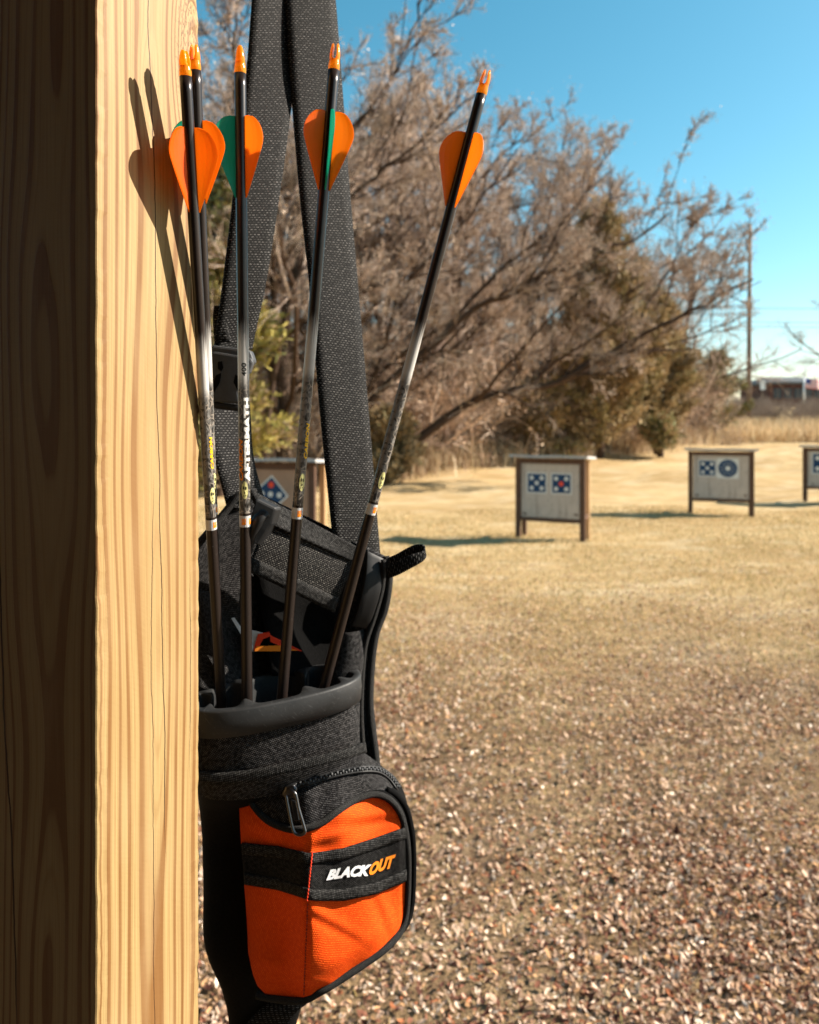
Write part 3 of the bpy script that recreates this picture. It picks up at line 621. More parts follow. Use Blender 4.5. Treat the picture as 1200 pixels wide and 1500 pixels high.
# ------------------------------------------------------------------ target stands
MAT['brownwood'] = simple('stained_lumber', (.105, .058, .038), .75, .2, nsc=9, var=.35); MAT['roofsheet'] = simple('weathered_sheet', (.42, .41, .40), .7, nsc=6)
def board_mat():
    t = NT('grey_board'); o = t.co(); n = t.noise(o, 6, 5, .6); c = t.mix(n, (.42, .35, .30), (.58, .50, .43))
    hole = t.M('LESS_THAN', t.vor(t.scale(o, (1, .01, 1)), 21), .16); c = t.mix(t.M('MULTIPLY', hole, .75), c, (.06, .05, .045))
    c = t.mix(t.mr(t.noise(t.scale(o, (14, 1, 1.5)), 1, 4), .5, .72, 0, .5), c, (.24, .19, .16))
    return t.fin(t.bsdf(c, .9, .1, 0, t.bump(n, .6, .01)))
MAT['foam'] = board_mat(); MAT['litposts'] = simple('lumber_sunlight_tone', (.42, .26, .13), .8, nsc=8)  # sunlight on the right back leg put into a paler lumber colour
MAT['plywood'] = simple('plywood', (.34, .22, .15), .85, nsc=5, var=.3)
MAT['blue'] = simple('blue_print', (.012, .045, .11), .7, nsc=30, var=.15); MAT['tpaper'] = simple('target_paper', (.66, .65, .62), .8, nsc=30, var=.05); MAT['tred'] = simple('red_print', (.75, .07, .03), .7, nsc=20, var=.05)
def disc(mb, cx, cz, y, r, th=.002, n=24, r2=0):
    a = np.arange(n)*2*np.pi/n; poly_prism(mb, [(cx+r*math.cos(t), y, cz+r*math.sin(t)) for t in a], (0, th, 0)); return mb
def stand(x, y, h, w, rz, faces, label, board='foam', frame='brownwood', dep=.34, back_lit_tone=True):
    e = empty('target_stand', (x, y, gz(x, y)), label, 'archery target', 'archery target stands on the lawn', rz)
    p = .042; hw = w/2
    for s in (-1, 1):
        MB().box((s*hw-p*.9, 0, -.05), (s*hw+p*.9, .045, h-.03)).build('leg', MAT[frame], e, bevel=.004)
        MB().box((s*hw-p*.8+.0, dep-.05, -.05), (s*hw+p*.8, dep, h-.055)).build('leg', MAT['litposts' if back_lit_tone and s > 0 else frame], e, bevel=.004)
        MB().box((s*hw-.02, .0455, h*.25), (s*hw+.02, dep-.0505, h*.25+.06)).build('side_rail', MAT[frame], e, bevel=.003)
    MB().box((-hw+p*.9+.001, .004, h*.205), (hw-p*.9-.001, .044, h*.205+.055)).build('bottom_rail', MAT[frame], e, bevel=.004)
    MB().box((-hw+p*.9+.001, .004, h-.10), (hw-p*.9-.001, .044, h-.035)).build('top_rail', MAT[frame], e, bevel=.004)
    bz0, bz1 = h*.205+.057, h-.102
    G = MB().box((-hw+p*.9+.004, .020, bz0), (hw-p*.9-.004, .15, bz1)); G.build('target_board', MAT[board], e, bevel=.006)
    n = 13; X = np.linspace(-hw-.10, hw+.10, n); gy = np.linspace(-.12, dep+.10, 4)
    GG = np.zeros((n, 4, 3)); GG[..., 0] = X[:, None]; GG[..., 1] = gy[None]; GG[..., 2] = h-.006-.03*(gy[None]+.12)/.5+.004*np.sin(X*9)[:, None]
    mb = MB(); sheet(mb, GG, -.030); mb.build('roof', MAT['roofsheet'], e)
    for (fx, fz, sz, rot, kind) in faces:
        y0 = .0185
        def Q(a, b, yy): return (fx+a*math.cos(rot)-b*math.sin(rot), yy, fz+a*math.sin(rot)+b*math.cos(rot))
        b = sz/2*1.14; f = poly_prism(MB(), [Q(-b, -b, y0), Q(b, -b, y0), Q(b, b, y0), Q(-b, b, y0)], (0, .0014, 0)).build('target_face', MAT['tpaper'], e)
        b = sz/2
        if kind == 'round':
            disc(MB(), fx, fz, y0-.003, b).build('blue_print', MAT['blue'], f); disc(MB(), fx, fz, y0-.006, b*.27).build('centre_spot', MAT['tpaper'], f)
            m = MB(); 
            for i in range(48):
                a0 = i*math.pi/24; a1 = (i+1)*math.pi/24; poly_prism(m, [(fx+b*.60*math.cos(a0), y0-.0045, fz+b*.60*math.sin(a0)), (fx+b*.64*math.cos(a0), y0-.0045, fz+b*.64*math.sin(a0)), (fx+b*.64*math.cos(a1), y0-.0045, fz+b*.64*math.sin(a1)), (fx+b*.60*math.cos(a1), y0-.0045, fz+b*.60*math.sin(a1))], (0, .001, 0))
            m.build('ring', MAT['tpaper'], f); continue
        poly_prism(MB(), [Q(-b, -b, y0-.003), Q(b, -b, y0-.003), Q(b, b, y0-.003), Q(-b, b, y0-.003)], (0, .002, 0)).build('blue_print', MAT['blue'], f)
        cs = [(-.56, -.56), (.56, -.56), (.56, .56), (-.56, .56), (0, 0)]
        for j, (a, c) in enumerate(cs):
            q = Q(a*b, c*b, 0); red = (kind == 'redc' and j == 4) or (kind == 'redt' and j == 2)
            disc(MB(), q[0], q[2], y0-.006, b*(.23 if not red else .26)).build('red_spot' if red else 'white_spot', MAT['tred' if red else 'tpaper'], f)
    # torn corners and staples on the board
    for (a, c) in ((-hw*.78, bz0+.05), (hw*.8, bz0+.07)):
        poly_prism(MB(), [(a-.03, .0170, c-.012), (a+.035, .0170, c-.02), (a+.02, .0170, c+.006), (a-.03, .0170, c+.012)], (0, .0028, 0)).build('tear', MAT[frame], e)
    return e
def PX(px, Y): return (px-600)/F*Y
Ya = 10.45; stand(PX(805, Ya), Ya, 1.17, .93, -R(26), [(-.19, .79, .26, 0, 'five'), (.165, .79, .26, 0, 'redc')], 'nearest free-standing target stand with two blue square faces, one with a red spot')
Yb = 13.0; stand(PX(1056, Yb), Yb, 1.16, 1.0, -R(21), [(-.22, .83, .26, 0, 'five'), (.115, .83, .31, 0, 'round')], 'middle target stand with a square blue face and a round blue face', back_lit_tone=False)
Yc = 15.4; stand(PX(1231, Yc), Yc, 1.14, 1.28, -R(24), [(-.30, .78, .40, 0, 'five')], 'target stand cut off by the right edge of the photo', back_lit_tone=False)
Yd = 7.9; stand(PX(398, Yd), Yd, 1.27, .92, -R(16), [(-.02, .90, .26, R(41), 'redt'), (-.33, .90, .26, 0, 'five')], 'wooden target stand behind the arrows with a tilted blue face', 'plywood')

# ------------------------------------------------------------------ unseen light-blocking shelter, and post
PH = R(25.2); P1 = np.array([-.1843, .4345])
def post():
    n = 420; zs = np.linspace(-.3, 2.60, n); w = .089; bev = .0007
    c = [(-bev, 0), (0, bev), (0, w-bev*1.4), (-bev*1.4, w), (-w+bev, w), (-w, w-bev), (-w, bev), (-w+bev, 0)]
    # subdivide the outline
    pts = []
    for i in range(8):
        a, b = np.array(c[i]), np.array(c[(i+1) % 8]); k = 10 if np.linalg.norm(b-a) > .05 else 2
        pts += [a+(b-a)*t/k for t in range(k)]
    pts = np.array(pts); m = len(pts); V = np.zeros((n, m, 3)); V[..., :2] = pts[None]; V[..., 2] = zs[:, None]
    edge = np.exp(-((pts[:, 0])**2+(pts[:, 1]-w)**2)/(.006**2)); V[..., 0] -= edge[None]*(.0012*rng.random((n, 1))+.006*np.exp(-((zs-1.975)/.03)**2)[:, None]+.003*np.exp(-((zs-2.02)/.03)**2)[:, None])
    corner = np.exp(-((pts[:, 0])**2+(pts[:, 1])**2)/(.004**2)); V[..., 0] -= corner[None]*.0008*rng.random((n, 1)); V[..., 0] += 0*zs[:, None]; idx = np.arange(n*m).reshape(n, m); nx = np.roll(idx, -1, 1)
    q = [tuple(x) for x in np.stack([idx[:-1], nx[:-1], nx[1:], idx[1:]], -1).reshape(-1, 4)]+[tuple(idx[0][::-1]), tuple(idx[-1])]
    o = MB().add(V.reshape(-1, 3), q).build('wooden_post', MAT['pine']); o.location = (P1[0], P1[1], 0); o.rotation_euler = (0, 0, -PH); fixn(o)
    tag(o, 'thick square pine post, one face sunlit and one in deep shade', 'post')
post()
def shelter():  # out-of-view roof and walls, added to darken the near post face
    e = empty('light_block_shelter', (-1.4, -3.2, 0), 'unseen timber shelter added to keep light off the pine post front', 'shelter')
    m = simple('dark_boards', (.10, .055, .03), .85, nsc=5, var=.3)
    def b(name, lo, hi): MB().box(lo, hi).build(name, m, e, world=True)
    b('roof', (-4.2, -3.4, 2.605), (.75, .72, 2.72)); b('wall', (-4.2, -3.4, -.1), (.75, -3.3, 2.6)); b('wall', (.66, -3.295, -.1), (.75, -.95, 2.6)); b('wall', (-4.2, -3.295, -.1), (-4.1, .70, 2.6))
    f = NT('wood_deck'); 
    MB().box((-4.095, -3.295, -.05), (.655, .28, .03)).build('floor', m, e, world=True)
shelter()
# ------------------------------------------------------------------ arrows
def text_mesh(txt, size, shear=0., bold=0., ext=0.):
    c = bpy.data.curves.new('t', 'FONT'); c.body = txt; c.size = size; c.shear = shear; c.offset = bold; c.resolution_u = 3; c.align_x = 'LEFT'
    o = bpy.data.objects.new('t', c); COL.objects.link(o); dg = bpy.context.evaluated_depsgraph_get()
    me = bpy.data.meshes.new_from_object(o.evaluated_get(dg)); bpy.data.objects.remove(o); bpy.data.curves.remove(c)
    bm = bmesh.new(); bm.from_mesh(me); bpy.data.meshes.remove(me)
    xs = [v.co.x for v in bm.verts]; ys = [v.co.y for v in bm.verts]; x0, x1, y0, y1 = min(xs), max(xs), min(ys), max(ys)
    for k in range(1, 10):
        yy = y0+(y1-y0)*k/10; bmesh.ops.bisect_plane(bm, geom=bm.verts[:]+bm.edges[:]+bm.faces[:], plane_co=(0, yy, 0), plane_no=(0, 1, 0))
    for k in range(1, 16):
        xx = x0+(x1-x0)*k/16; bmesh.ops.bisect_plane(bm, geom=bm.verts[:]+bm.edges[:]+bm.faces[:], plane_co=(xx, 0, 0), plane_no=(1, 0, 0))
    bm.verts.ensure_lookup_table(); V = np.array([v.co for v in bm.verts]); f = [tuple(v.index for v in q.verts) for q in bm.faces]; bm.free()
    return (V-np.array([x0, y0, 0]))/np.array([x1-x0, y1-y0, 1]), f       # unit square
def arrow(top, bot, vanes, nockrot, prints, label, off=0.0, AR=.0038, ks=1.12):
    vk = AR/.0038
    """top: base of the nock (px,py,depth); bot: where it enters the holder"""
    A = W(*top); B = W(*bot); ax = (B-A)/np.linalg.norm(B-A); E = A+ax*.52
    e = empty('arrow', tuple(A), label, 'arrow', 'arrows standing in the quiver')
    toc = np.array([0, 0, CZ])-A; toc[2] = 0; fwd = toc-ax*np.dot(toc, ax); fwd /= np.linalg.norm(fwd); side = np.cross(ax, fwd)   # fwd = towards the viewer
    if side[0] < 0: side = -side
    def pt(s, ang, r): return A+ax*s+r*(math.sin(ang)*side+math.cos(ang)*fwd)-A
    n = 60; s = np.linspace(0, .52, n); a = np.arange(28)*2*np.pi/28
    V = np.array([[pt(si, ai, AR) for ai in a] for si in s]); idx = np.arange(n*28).reshape(n, 28); nx = np.roll(idx, -1, 1)
    uv = np.stack([np.broadcast_to(a/(2*np.pi)+off*3, (n, 28)), np.broadcast_to(s[:, None]/ks, (n, 28))], -1)
    fs = [tuple(x) for x in np.stack([idx[:-1], nx[:-1], nx[1:], idx[1:]], -1).reshape(-1, 4)]+[tuple(idx[0]), tuple(idx[-1])]
    fixn(MB().add(V.reshape(-1, 3), fs, uv.reshape(-1, 2)).build('shaft', MAT['shaft'], e, smooth=True))
    # nock: collar then two prongs with a slot between
    mb = MB(); k = 24; sec = [(0.0005, .0034), (-.0005, .0037), (-.003, .0037), (-.0045, .0034), (-.006, .0033)]
    V = np.array([[pt(si, ai, r) for ai in np.arange(k)*2*np.pi/k] for si, r in sec]); idx = np.arange(len(sec)*k).reshape(-1, k); nx = np.roll(idx, -1, 1)
    mb.add(V.reshape(-1, 3), [tuple(x) for x in np.stack([idx[:-1], nx[:-1], nx[1:], idx[1:]], -1).reshape(-1, 4)]+[tuple(idx[0]), tuple(idx[-1])])
    for sg in (-1, 1):
        rows = []
        for si, wi, ou, de in [(-.0052, 0.0, .0033, .0033), (-.0068, .0012, .0034, .0033), (-.009, .0015, .0034, .0030), (-.0115, .0013, .0031, .0026), (-.0138, .0010, .0026, .0020), (-.0152, .0013, .0021, .0011)]:
            row = []
            for th in np.linspace(-90, 90, 7):
                t = R(th); x = sg*(wi+(ou-wi)*math.cos(t)); yv = de*math.sin(t)*.92
                ca, sa = math.cos(nockrot), math.sin(nockrot); X = x*ca-yv*sa; Yv = x*sa+yv*ca
                row.append(ax*si+X*side+Yv*fwd)
            rows.append(row)
        V = np.array(rows); idx = np.arange(V.shape[0]*7).reshape(-1, 7); nx = np.roll(idx, -1, 1)
        mb.add(V.reshape(-1, 3), [tuple(x) for x in np.stack([idx[:-1], nx[:-1], nx[1:], idx[1:]], -1).reshape(-1, 4)]+[tuple(idx[0]), tuple(idx[-1])])
    ns = 1.0 if AR < .004 else 1.24
    mb.v = [v+np.outer(v@ax, ax)*(ns-1)+(v-np.outer(v@ax, ax))*(AR/.0038*1.03-1) for v in mb.v]
    fixn(mb.build('nock', MAT['nock'], e, smooth=True, bevel=.0003))
    prof = [(0, .22), (.015, .42), (.05, .60), (.11, .78), (.18, .91), (.25, .98), (.31, 1.0), (.36, .97), (.45, .86), (.6, .65), (.75, .43), (.9, .21), (1, .07)]
    for ang, colr in vanes:
        tt = np.linspace(0, 1, 26)**1.2; h = lin(prof, tt)*.0142*vk*1.07; m = 5; G = np.zeros((26, m, 3))
        for i, t in enumerate(tt):
            for j in range(m):
                r = AR-.0004+h[i]*j/(m-1); G[i, j] = pt(.0305/vk**.3+.0525*vk**1.1*t, R(ang)+.10*(j/(m-1))**2, r)
        mb = MB(); sheet(mb, G, .0008); v = mb.build('vane', MAT['vorange' if colr == 'o' else 'vgreen'], e, smooth=False); v['label'] = 'orange vane' if colr == 'o' else 'green vane'
    # wrap ring
    def wrap(mb, s0, s1, a0, a1, rr, nn=16):
        AA = np.linspace(a0, a1, nn); V = [pt(s0*ks, x, rr) for x in AA]+[pt(s1*ks, x, rr) for x in AA]
        mb.add(V, [(i, i+1, nn+i+1, nn+i) for i in range(nn-1)])
    mb = MB(); wrap(mb, .2635, .2705, 0, 2*np.pi, AR+.00012, 33); mb.build('band', MAT['silver'], e, smooth=True)
    def letters(txt, s0, s1, a0, a1, mat, shear=0., bold=0., dr=.0002, up=True, nm='lettering'):
        """runs along the shaft reading upwards: text x from s1 (low) to s0 (high), text height from angle a1 to a0"""
        U, f = text_mesh(txt, .01, shear, bold)
        V = [pt((s1+(s0-s1)*u[0])*ks, a0+(a1-a0)*(1-u[1]), AR+dr) for u in U]
        mb = MB(); mb.add(V, f); mb.build(nm, mat, e)
    for p in prints: letters(*p[:6], **p[6])
    mb = MB()
    for ca in (R(nb_ang[0]), R(nb_ang[0]+180)):
        C_ = []
        for t in np.arange(20)*2*np.pi/20: C_.append(pt((.2475+.0055*math.cos(t))*ks, ca+.55*math.sin(t), AR+.0002))
        cc = [pt(.2475*ks, ca, AR+.0002)]; mb.add(cc+C_, [(0, 1+i, 1+(i+1) % 20) for i in range(20)])
    mb.build('badge', MAT['badge'], e)
    mb = MB()
    for da, ds, ra, rs in ((-.18, -.0015, .12, .0011), (.18, -.0012, .13, .0011), (0, .0016, .08, .0008), (-.2, .0035, .06, .0005), (.14, .0032, .09, .0004)):
        for ca in (R(nb_ang[0]), R(nb_ang[0]+180)):
            mb.add([pt((.2475+ds+rs*math.cos(t))*ks, ca+da+ra*math.sin(t), AR+.0003) for t in np.arange(10)*2*np.pi/10], [tuple(range(10))])
    mb.build('badge_mark', MAT['kink'], e)
    for ka in (nb_ang[1], nb_ang[1]+75):
        letters('E', .2650, .2690, R(ka), R(ka)+.75, MAT['oink'], 0., .0006)
    return e
MI = lambda k: MAT[k]
nb_ang = (35, 20)
def carbon(a, s0=.211, s1=.233): return ('CARBON', s0, s1, R(a), R(a)+.8, MAT['yink'], dict(shear=.2, bold=.0004))
def after(a, mat, h=1.7, s0=.184, s1=.241): return ('AFTERMATH', s0, s1, R(a), R(a)+h, mat, dict(bold=.0006, dr=.00015))
arrow((272, 112, .4665), (324, 1022, .562), [(-50, 'o'), (66, 'o'), (-172, 'g')], R(-50), [carbon(28, .209, .230), after(-85, MAT['ghost'])], 'front left arrow lying in front of the pine post, orange vanes facing out', 0)
arrow((286, 103, .4775), (321, 1003, .576), [(-76, 'g'), (60, 'o'), (172, 'o')], R(30), [], 'arrow hidden behind the front left arrow, only its nock and one vane showing', 0)
nb_ang = (0, -35)
arrow((352, 108, .524), (362, 1018, .558), [(-84, 'g'), (42, 'o'), (162, 'o')], R(88), [after(-3, MAT['wink'], 1.25, .191, .2425), ('CARBON', .216, .2415, R(-62), R(-62)+.85, MAT['oink'], dict(shear=.25, bold=.0004)), ('400', .170, .178, R(-20), R(-20)+.85, MAT['kink'], dict(bold=.0002))], 'second visible arrow from the post, green vane left and orange vane right', .0, .0041, 1.205)
nb_ang = (28, 5)
arrow((489, 103, .538), (414, 1012, .566), [(-68, 'o'), (62, 'o'), (6, 'g')], R(8), [carbon(22), after(-88, MAT['ghost'])], 'third visible arrow with its green vane facing forward between two orange vanes', .0, .0041, 1.225)
nb_ang = (38, 30)
arrow((705, 139, .555), (476, 1002, .576), [(-84, 'o'), (36, 'o'), (156, 'g')], R(5), [after(-75, MAT['ghost'])], 'rightmost arrow tilting far right with two orange vanes', .0, .0041, 1.215)

# ------------------------------------------------------------------ quiver
Q = empty('quiver', tuple(W(400, 1500, .545)), 'black and orange hip quiver hanging on straps beside the pine post', 'quiver')
def QB(mb, name, mat, parent=Q, smooth=True, bevel=0): 
    return mb.build(name, mat, parent, smooth=smooth, bevel=bevel, world=True)
# holder rim: oval, turned so that its right end is farther away
YAW = R(27); RC = W(405, 1004, .571); RA, RB_ = .068, .035
def oval(a, b, t, e=2.5):
    c, s = np.cos(t), np.sin(t); return np.sign(c)*np.abs(c)**(2/e)*a, np.sign(s)*np.abs(s)**(2/e)*b
def ringpts(a, b, z, n=96, lobes=0., cx=0, yaw=YAW, cen=None, tilt=0):
    t = np.arange(n)*2*np.pi/n; x, y = oval(a, b, t)
    if lobes:
        k = 1-lobes*(.5+.5*np.cos(10*t+.9))**5; x = x*(.9+.1*k); y = y*k
    cen = RC if cen is None else cen; X = x*math.cos(yaw)-y*math.sin(yaw); Y = x*math.sin(yaw)+y*math.cos(yaw)
    return np.stack([cen[0]+X, cen[1]+Y, cen[2]+z+tilt*X], -1)
def loft(mb, rings, close=True, capa=False, capb=False):
    V = np.array(rings); n, m = V.shape[:2]; idx = np.arange(n*m).reshape(n, m); nx = np.roll(idx, -1, 1)
    per = np.concatenate([[0], np.cumsum(np.linalg.norm(np.diff(V[0], axis=0), axis=1))]); ln = np.concatenate([[0], np.cumsum(np.linalg.norm(np.diff(V[:, 0], axis=0), axis=1))])
    uv = np.stack(np.meshgrid(per, ln), -1).reshape(-1, 2)
    f = [tuple(x) for x in np.stack([idx[:-1], nx[:-1], nx[1:], idx[1:]], -1).reshape(-1, 4)]
    if capa: f.append(tuple(idx[0][::-1]))
    if capb: f.append(tuple(idx[-1]))
    mb.add(V.reshape(-1, 3), f, uv); return mb
TL = .05
rg = [(RA-.002, RB_-.002, -.0200, 0), (RA, RB_, -.0195, 0), (RA+.0006, RB_+.0006, -.010, 0), (RA, RB_, -.0018, 0), (RA-.0007, RB_-.0007, -.0005, 0), (RA-.002, RB_-.002, 0, 0), (RA-.0052, RB_-.0052, 0, .52), (RA-.0062, RB_-.0062, -.0008, .56), (RA-.0066, RB_-.0066, -.004, .56), (RA-.0068, RB_-.0068, -.018, .56), (RA-.009, RB_-.009, -.055, .5), (RA-.014, RB_-.013, -.058, .5)]
mb = MB(); loft(mb, [ringpts(a, b, z, 160, l, tilt=TL) for a, b, z, l in rg], capb=True); QB(fixn(mb.build('rim', MAT['rubber'], Q)) and mb, 'rim_tmp', MAT['rubber']) if False else fixn(QB(mb, 'arrow_holder', MAT['rubber']))
# tube body
def bodyring(py, cpx, hpx, Y, bd):
    c = W(cpx, py, Y); yw = R(lin([(1100, 27), (1210, 7)], py)); a = hpx/F*Y/math.cos(yw)*.96; return ringpts(a, bd, 0, 72, cen=c, yaw=yw)
mb = MB(); loft(mb, [bodyring(*v) for v in spl([(1045, 408, 110, .571, .029), (1090, 408, 112, .575, .030), (1130, 410, 114, .587, .031), (1160, 409, 113, .604, .029), (1200, 408, 112, .612, .029), (1290, 402, 104, .614, .030), (1370, 396, 96, .614, .028), (1440, 392, 66, .614, .022), (1500, 386, 50, .614, .018), (1580, 380, 46, .614, .016)], 44)], capb=True)
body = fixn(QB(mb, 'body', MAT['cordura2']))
# upper front sleeve between rim and pocket, slightly proud of the body
mb = MB(); loft(mb, [bodyring(*v) for v in spl([(1040, 407, 109, .571, .0310), (1075, 408, 113, .5735, .0316), (1105, 409, 115, .578, .032), (1134, 409, 116, .586, .0325)], 12)]); fixn(QB(mb, 'sleeve', MAT['cordura']))
# concave back panel
PD = [(240, .570), (290, .578), (330, .592), (370, .605), (400, .618), (450, .636), (500, .642), (550, .634), (575, .626)]
top = [(255, 840), (295, 795), (322, 760), (345, 732), (368, 718), (420, 742), (480, 772), (540, 806), (562, 818), (568, 840)]
def panel_grid(n=40, m=44):
    G = np.zeros((m, n, 3))
    for j in range(m):
        v = j/(m-1)
        for i in range(n):
            u = i/(n-1); xr = lin([(0, 568), (.15, 566), (.25, 556), (.36, 545), (.55, 541), (.8, 547), (1, 552)], v); X = 255+(xr-255)*u
            yt = lin(top, X); Yp = yt+(1140-yt)*v
            d = lin(PD, X)-.018*ss(.5, 1, v)*1.0; G[j, i] = W(X, Yp, d+.0015*math.sin(X*.05+Yp*.03))
    return G
PG = panel_grid(); mb = MB(); sheet(mb, PG, .007, flip=False); fixn(QB(mb, 'back_panel', MAT['cordura']))
mb = MB(); tube(mb, spl([W(565, 815, .622), W(570, 845, .620), W(564, 890, .618), W(550, 930, .616), W(543, 985, .614), W(542, 1040, .612), W(548, 1090, .610), W(552, 1125, .608)], 60), .0042, 8, sq=.8); QB(mb, 'edge_binding', MAT['binding'])
mb = MB(); tube(mb, spl([W(562, 820, .613), W(560, 860, .612), W(548, 905, .610), W(535, 945, .608), W(530, 1000, .606), W(529, 1050, .604), W(532, 1100, .602)], 60), .0022, 8); QB(mb, 'piping', MAT['binding'])
mb = MB(); tube(mb, spl([W(262, 828, .565), W(300, 786, .572), W(330, 750, .582), (W(352, 724, .588)), W(372, 720, .60)], 30), .0042, 8, sq=.7); QB(mb, 'edge_binding', MAT['binding'])
# belt band with bindings, facing the sun on the right
def bandrow(p, q, d0, d1, n=26):
    t = np.linspace(0, 1, n); return np.array([W(p[0]+(q[0]-p[0])*a, p[1]+(q[1]-p[1])*a, d0+(d1-d0)*a-.003*math.sin(a*3.14)) for a in t])
def strip(rows, per=4):
    R_ = np.array(rows); return spl(R_.reshape(len(rows), -1), (len(rows)-1)*per+1).reshape(-1, R_.shape[1], 3)
mb = MB(); sheet(mb, strip([bandrow((366, 716), (544, 812), .568, .622), bandrow((378, 738), (530, 816), .5655, .618), bandrow((394, 765), (515, 822), .563, .612)], 5), .004); fixn(QB(mb, 'top_binding', MAT['binding']))
mb = MB(); sheet(mb, strip([bandrow((393, 762), (516, 820), .5665, .615), bandrow((381, 790), (508, 850), .562, .611), bandrow((368, 821), (494, 882), .5605, .608)], 6), .002); fixn(QB(mb, 'belt_webbing', MAT['meshband']))
mb = MB(); sheet(mb, strip([bandrow((370, 817), (497, 878), .557, .605), bandrow((366, 838), (490, 898), .557, .605)], 3), .003); fixn(QB(mb, 'lower_binding', MAT['binding']))
# plastic clips
mb = MB(); poly_prism(mb, [W(*p) for p in ((374, 730, .5595), (404, 745, .5635), (398, 768, .562), (391, 779, .561), (378, 800, .5595), (362, 792, .557), (366, 760, .558))], (0.004, .008, 0)); fixn(QB(mb, 'clip', MAT['plastic'], smooth=False, bevel=.0015))
mb = MB(); tube(mb, spl([W(388, 752, .556), W(378, 762, .552), W(368, 782, .553), W(362, 806, .557)], 14), [.006]*14, 10, sq=.7); QB(mb, 'clip', MAT['plastic'])
mb = MB(); ribbon(mb, [(538, 806, .612), (536, 840, .606), (530, 870, .603), (522, 900, .603), (514, 918, .604)], [(563, 818, .618), (562, 845, .612), (556, 875, .608), (546, 905, .607), (537, 922, .608)], .006, 20, 4); fixn(QB(mb, 'clip', MAT['plastic'], bevel=.001))
# shade under the band, drawn as a sheet of black cloth
mb = MB(); ribbon(mb, [(372, 835, .60), (384, 900, .60), (400, 990, .59)], [(500, 895, .632), (505, 940, .628), (512, 1000, .62)], .003, 20, 8, bow=-.006); fixn(QB(mb, 'shade_sheet', MAT['cordura2']))
# lit side gusset right of the arrows
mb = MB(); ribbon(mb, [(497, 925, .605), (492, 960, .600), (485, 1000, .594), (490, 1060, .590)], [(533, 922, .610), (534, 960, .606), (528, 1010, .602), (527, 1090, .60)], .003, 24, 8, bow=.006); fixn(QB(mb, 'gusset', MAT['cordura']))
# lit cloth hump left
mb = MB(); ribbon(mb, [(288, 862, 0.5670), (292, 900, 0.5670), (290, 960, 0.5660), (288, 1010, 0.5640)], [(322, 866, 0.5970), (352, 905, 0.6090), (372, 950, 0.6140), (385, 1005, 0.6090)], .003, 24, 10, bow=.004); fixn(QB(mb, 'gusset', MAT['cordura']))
# embroidered emblem in silver and red
def emb(pts, d0, mat, nm='emblem'):
    mb = MB(); poly_prism(mb, [W(px_, py_, d0+(px_-340)*.00016) for px_, py_ in pts], (0, .0012, 0)); o = fixn(QB(mb, nm, mat, smooth=False)); return o
emb([(339, 906), (343, 905), (372, 948), (371, 955), (366, 951)], .584, MAT['white'])
emb([(354, 920), (384, 927), (388, 931), (378, 949), (370, 954), (366, 946)], .5845, MAT['silver'])
emb([(378, 929), (394, 926), (396, 932), (386, 936), (377, 951), (371, 953)], .5835, MAT['red'])
emb([(396, 931), (420, 943), (442, 954), (418, 950), (396, 940)], .5835, MAT['red'])
emb([(376, 947), (410, 946), (436, 953), (408, 954), (373, 954)], .5828, MAT['othread'])
# ---------------- pocket
def pdep(X, Yp):
    d = lin([(340, .563), (352, .561), (380, .553), (420, .542), (445, .5325), (456, .532), (500, .544), (550, .560), (585, .572), (600, .581)], X)
    d = d+.018*ss(1235, 1150, Yp)*(.15+.85*math.sin((X-350)/245*3.14))                     # the top leans back to the body
    d += .010*ss(1400, 1480, Yp)
    d += .0035*math.exp(-((X-430)/40)**2-((Yp-1235)/26)**2)*1.5-.004*math.exp(-((X-510)/45)**2-((Yp-1190)/16)**2)
    d += .0016*math.sin(Yp*.045+X*.02)+.0012*math.sin(X*.07-Yp*.02)
    for (cx_, cy_, a_, w_, l_, h_) in ((470, 1345, .5, 7, 60, .0016), (520, 1400, -.7, 8, 45, .0018), (405, 1345, -.3, 8, 40, .0016), (400, 1420, .2, 9, 30, .0020), (560, 1335, 1.2, 7, 40, .0014), (545, 1200, -.2, 7, 34, .0022), (480, 1232, -.35, 7, 40, .0020), (385, 1225, .5, 8, 26, .0022), (440, 1440, .1, 6, 50, .0022)):
        dx_, dy_ = X-cx_, Yp-cy_; p_ = dx_*math.cos(a_)+dy_*math.sin(a_); q_ = -dx_*math.sin(a_)+dy_*math.cos(a_)
        d += h_*math.exp(-(p_/l_)**2)*math.sin(q_/w_)*math.exp(-(q_/w_/1.6)**2)
    d -= .005*math.exp(-((Yp-1360)/60)**2)*math.exp(-((X-500)/70)**2)
    d += .005*math.exp(-((X-415)/28)**2-((Yp-1390)/55)**2)
    return d
topY = [(350, 1134), (356, 1156), (370, 1180), (390, 1202), (415, 1214), (440, 1217), (470, 1208), (495, 1190), (520, 1174), (545, 1166), (565, 1170), (580, 1183), (590, 1203), (596, 1240)]
botY = [(350, 1395), (356, 1425), (364, 1444), (376, 1456), (400, 1461), (440, 1464), (470, 1450), (500, 1432), (530, 1412), (560, 1391), (580, 1371), (590, 1354), (596, 1330)]
def pgrid(n, m, y0f, y1f, dd=0., x0=350, x1=596):
    G = np.zeros((m, n, 3))
    for i in range(n):
        u = i/(n-1); X = x0+(x1-x0)*(1-(1-u)**1.15); ya, yb = y0f(X), y1f(X)
        for j in range(m):
            Yp = ya+(yb-ya)*j/(m-1); Xs = X+(1-(X-350)/246)*14*ss(1150, 1420, Yp); G[j, i] = W(Xs, Yp, pdep(Xs, Yp)+dd)
    return G
tY = lambda X: lin(topY, X); bY = lambda X: lin(botY, X)
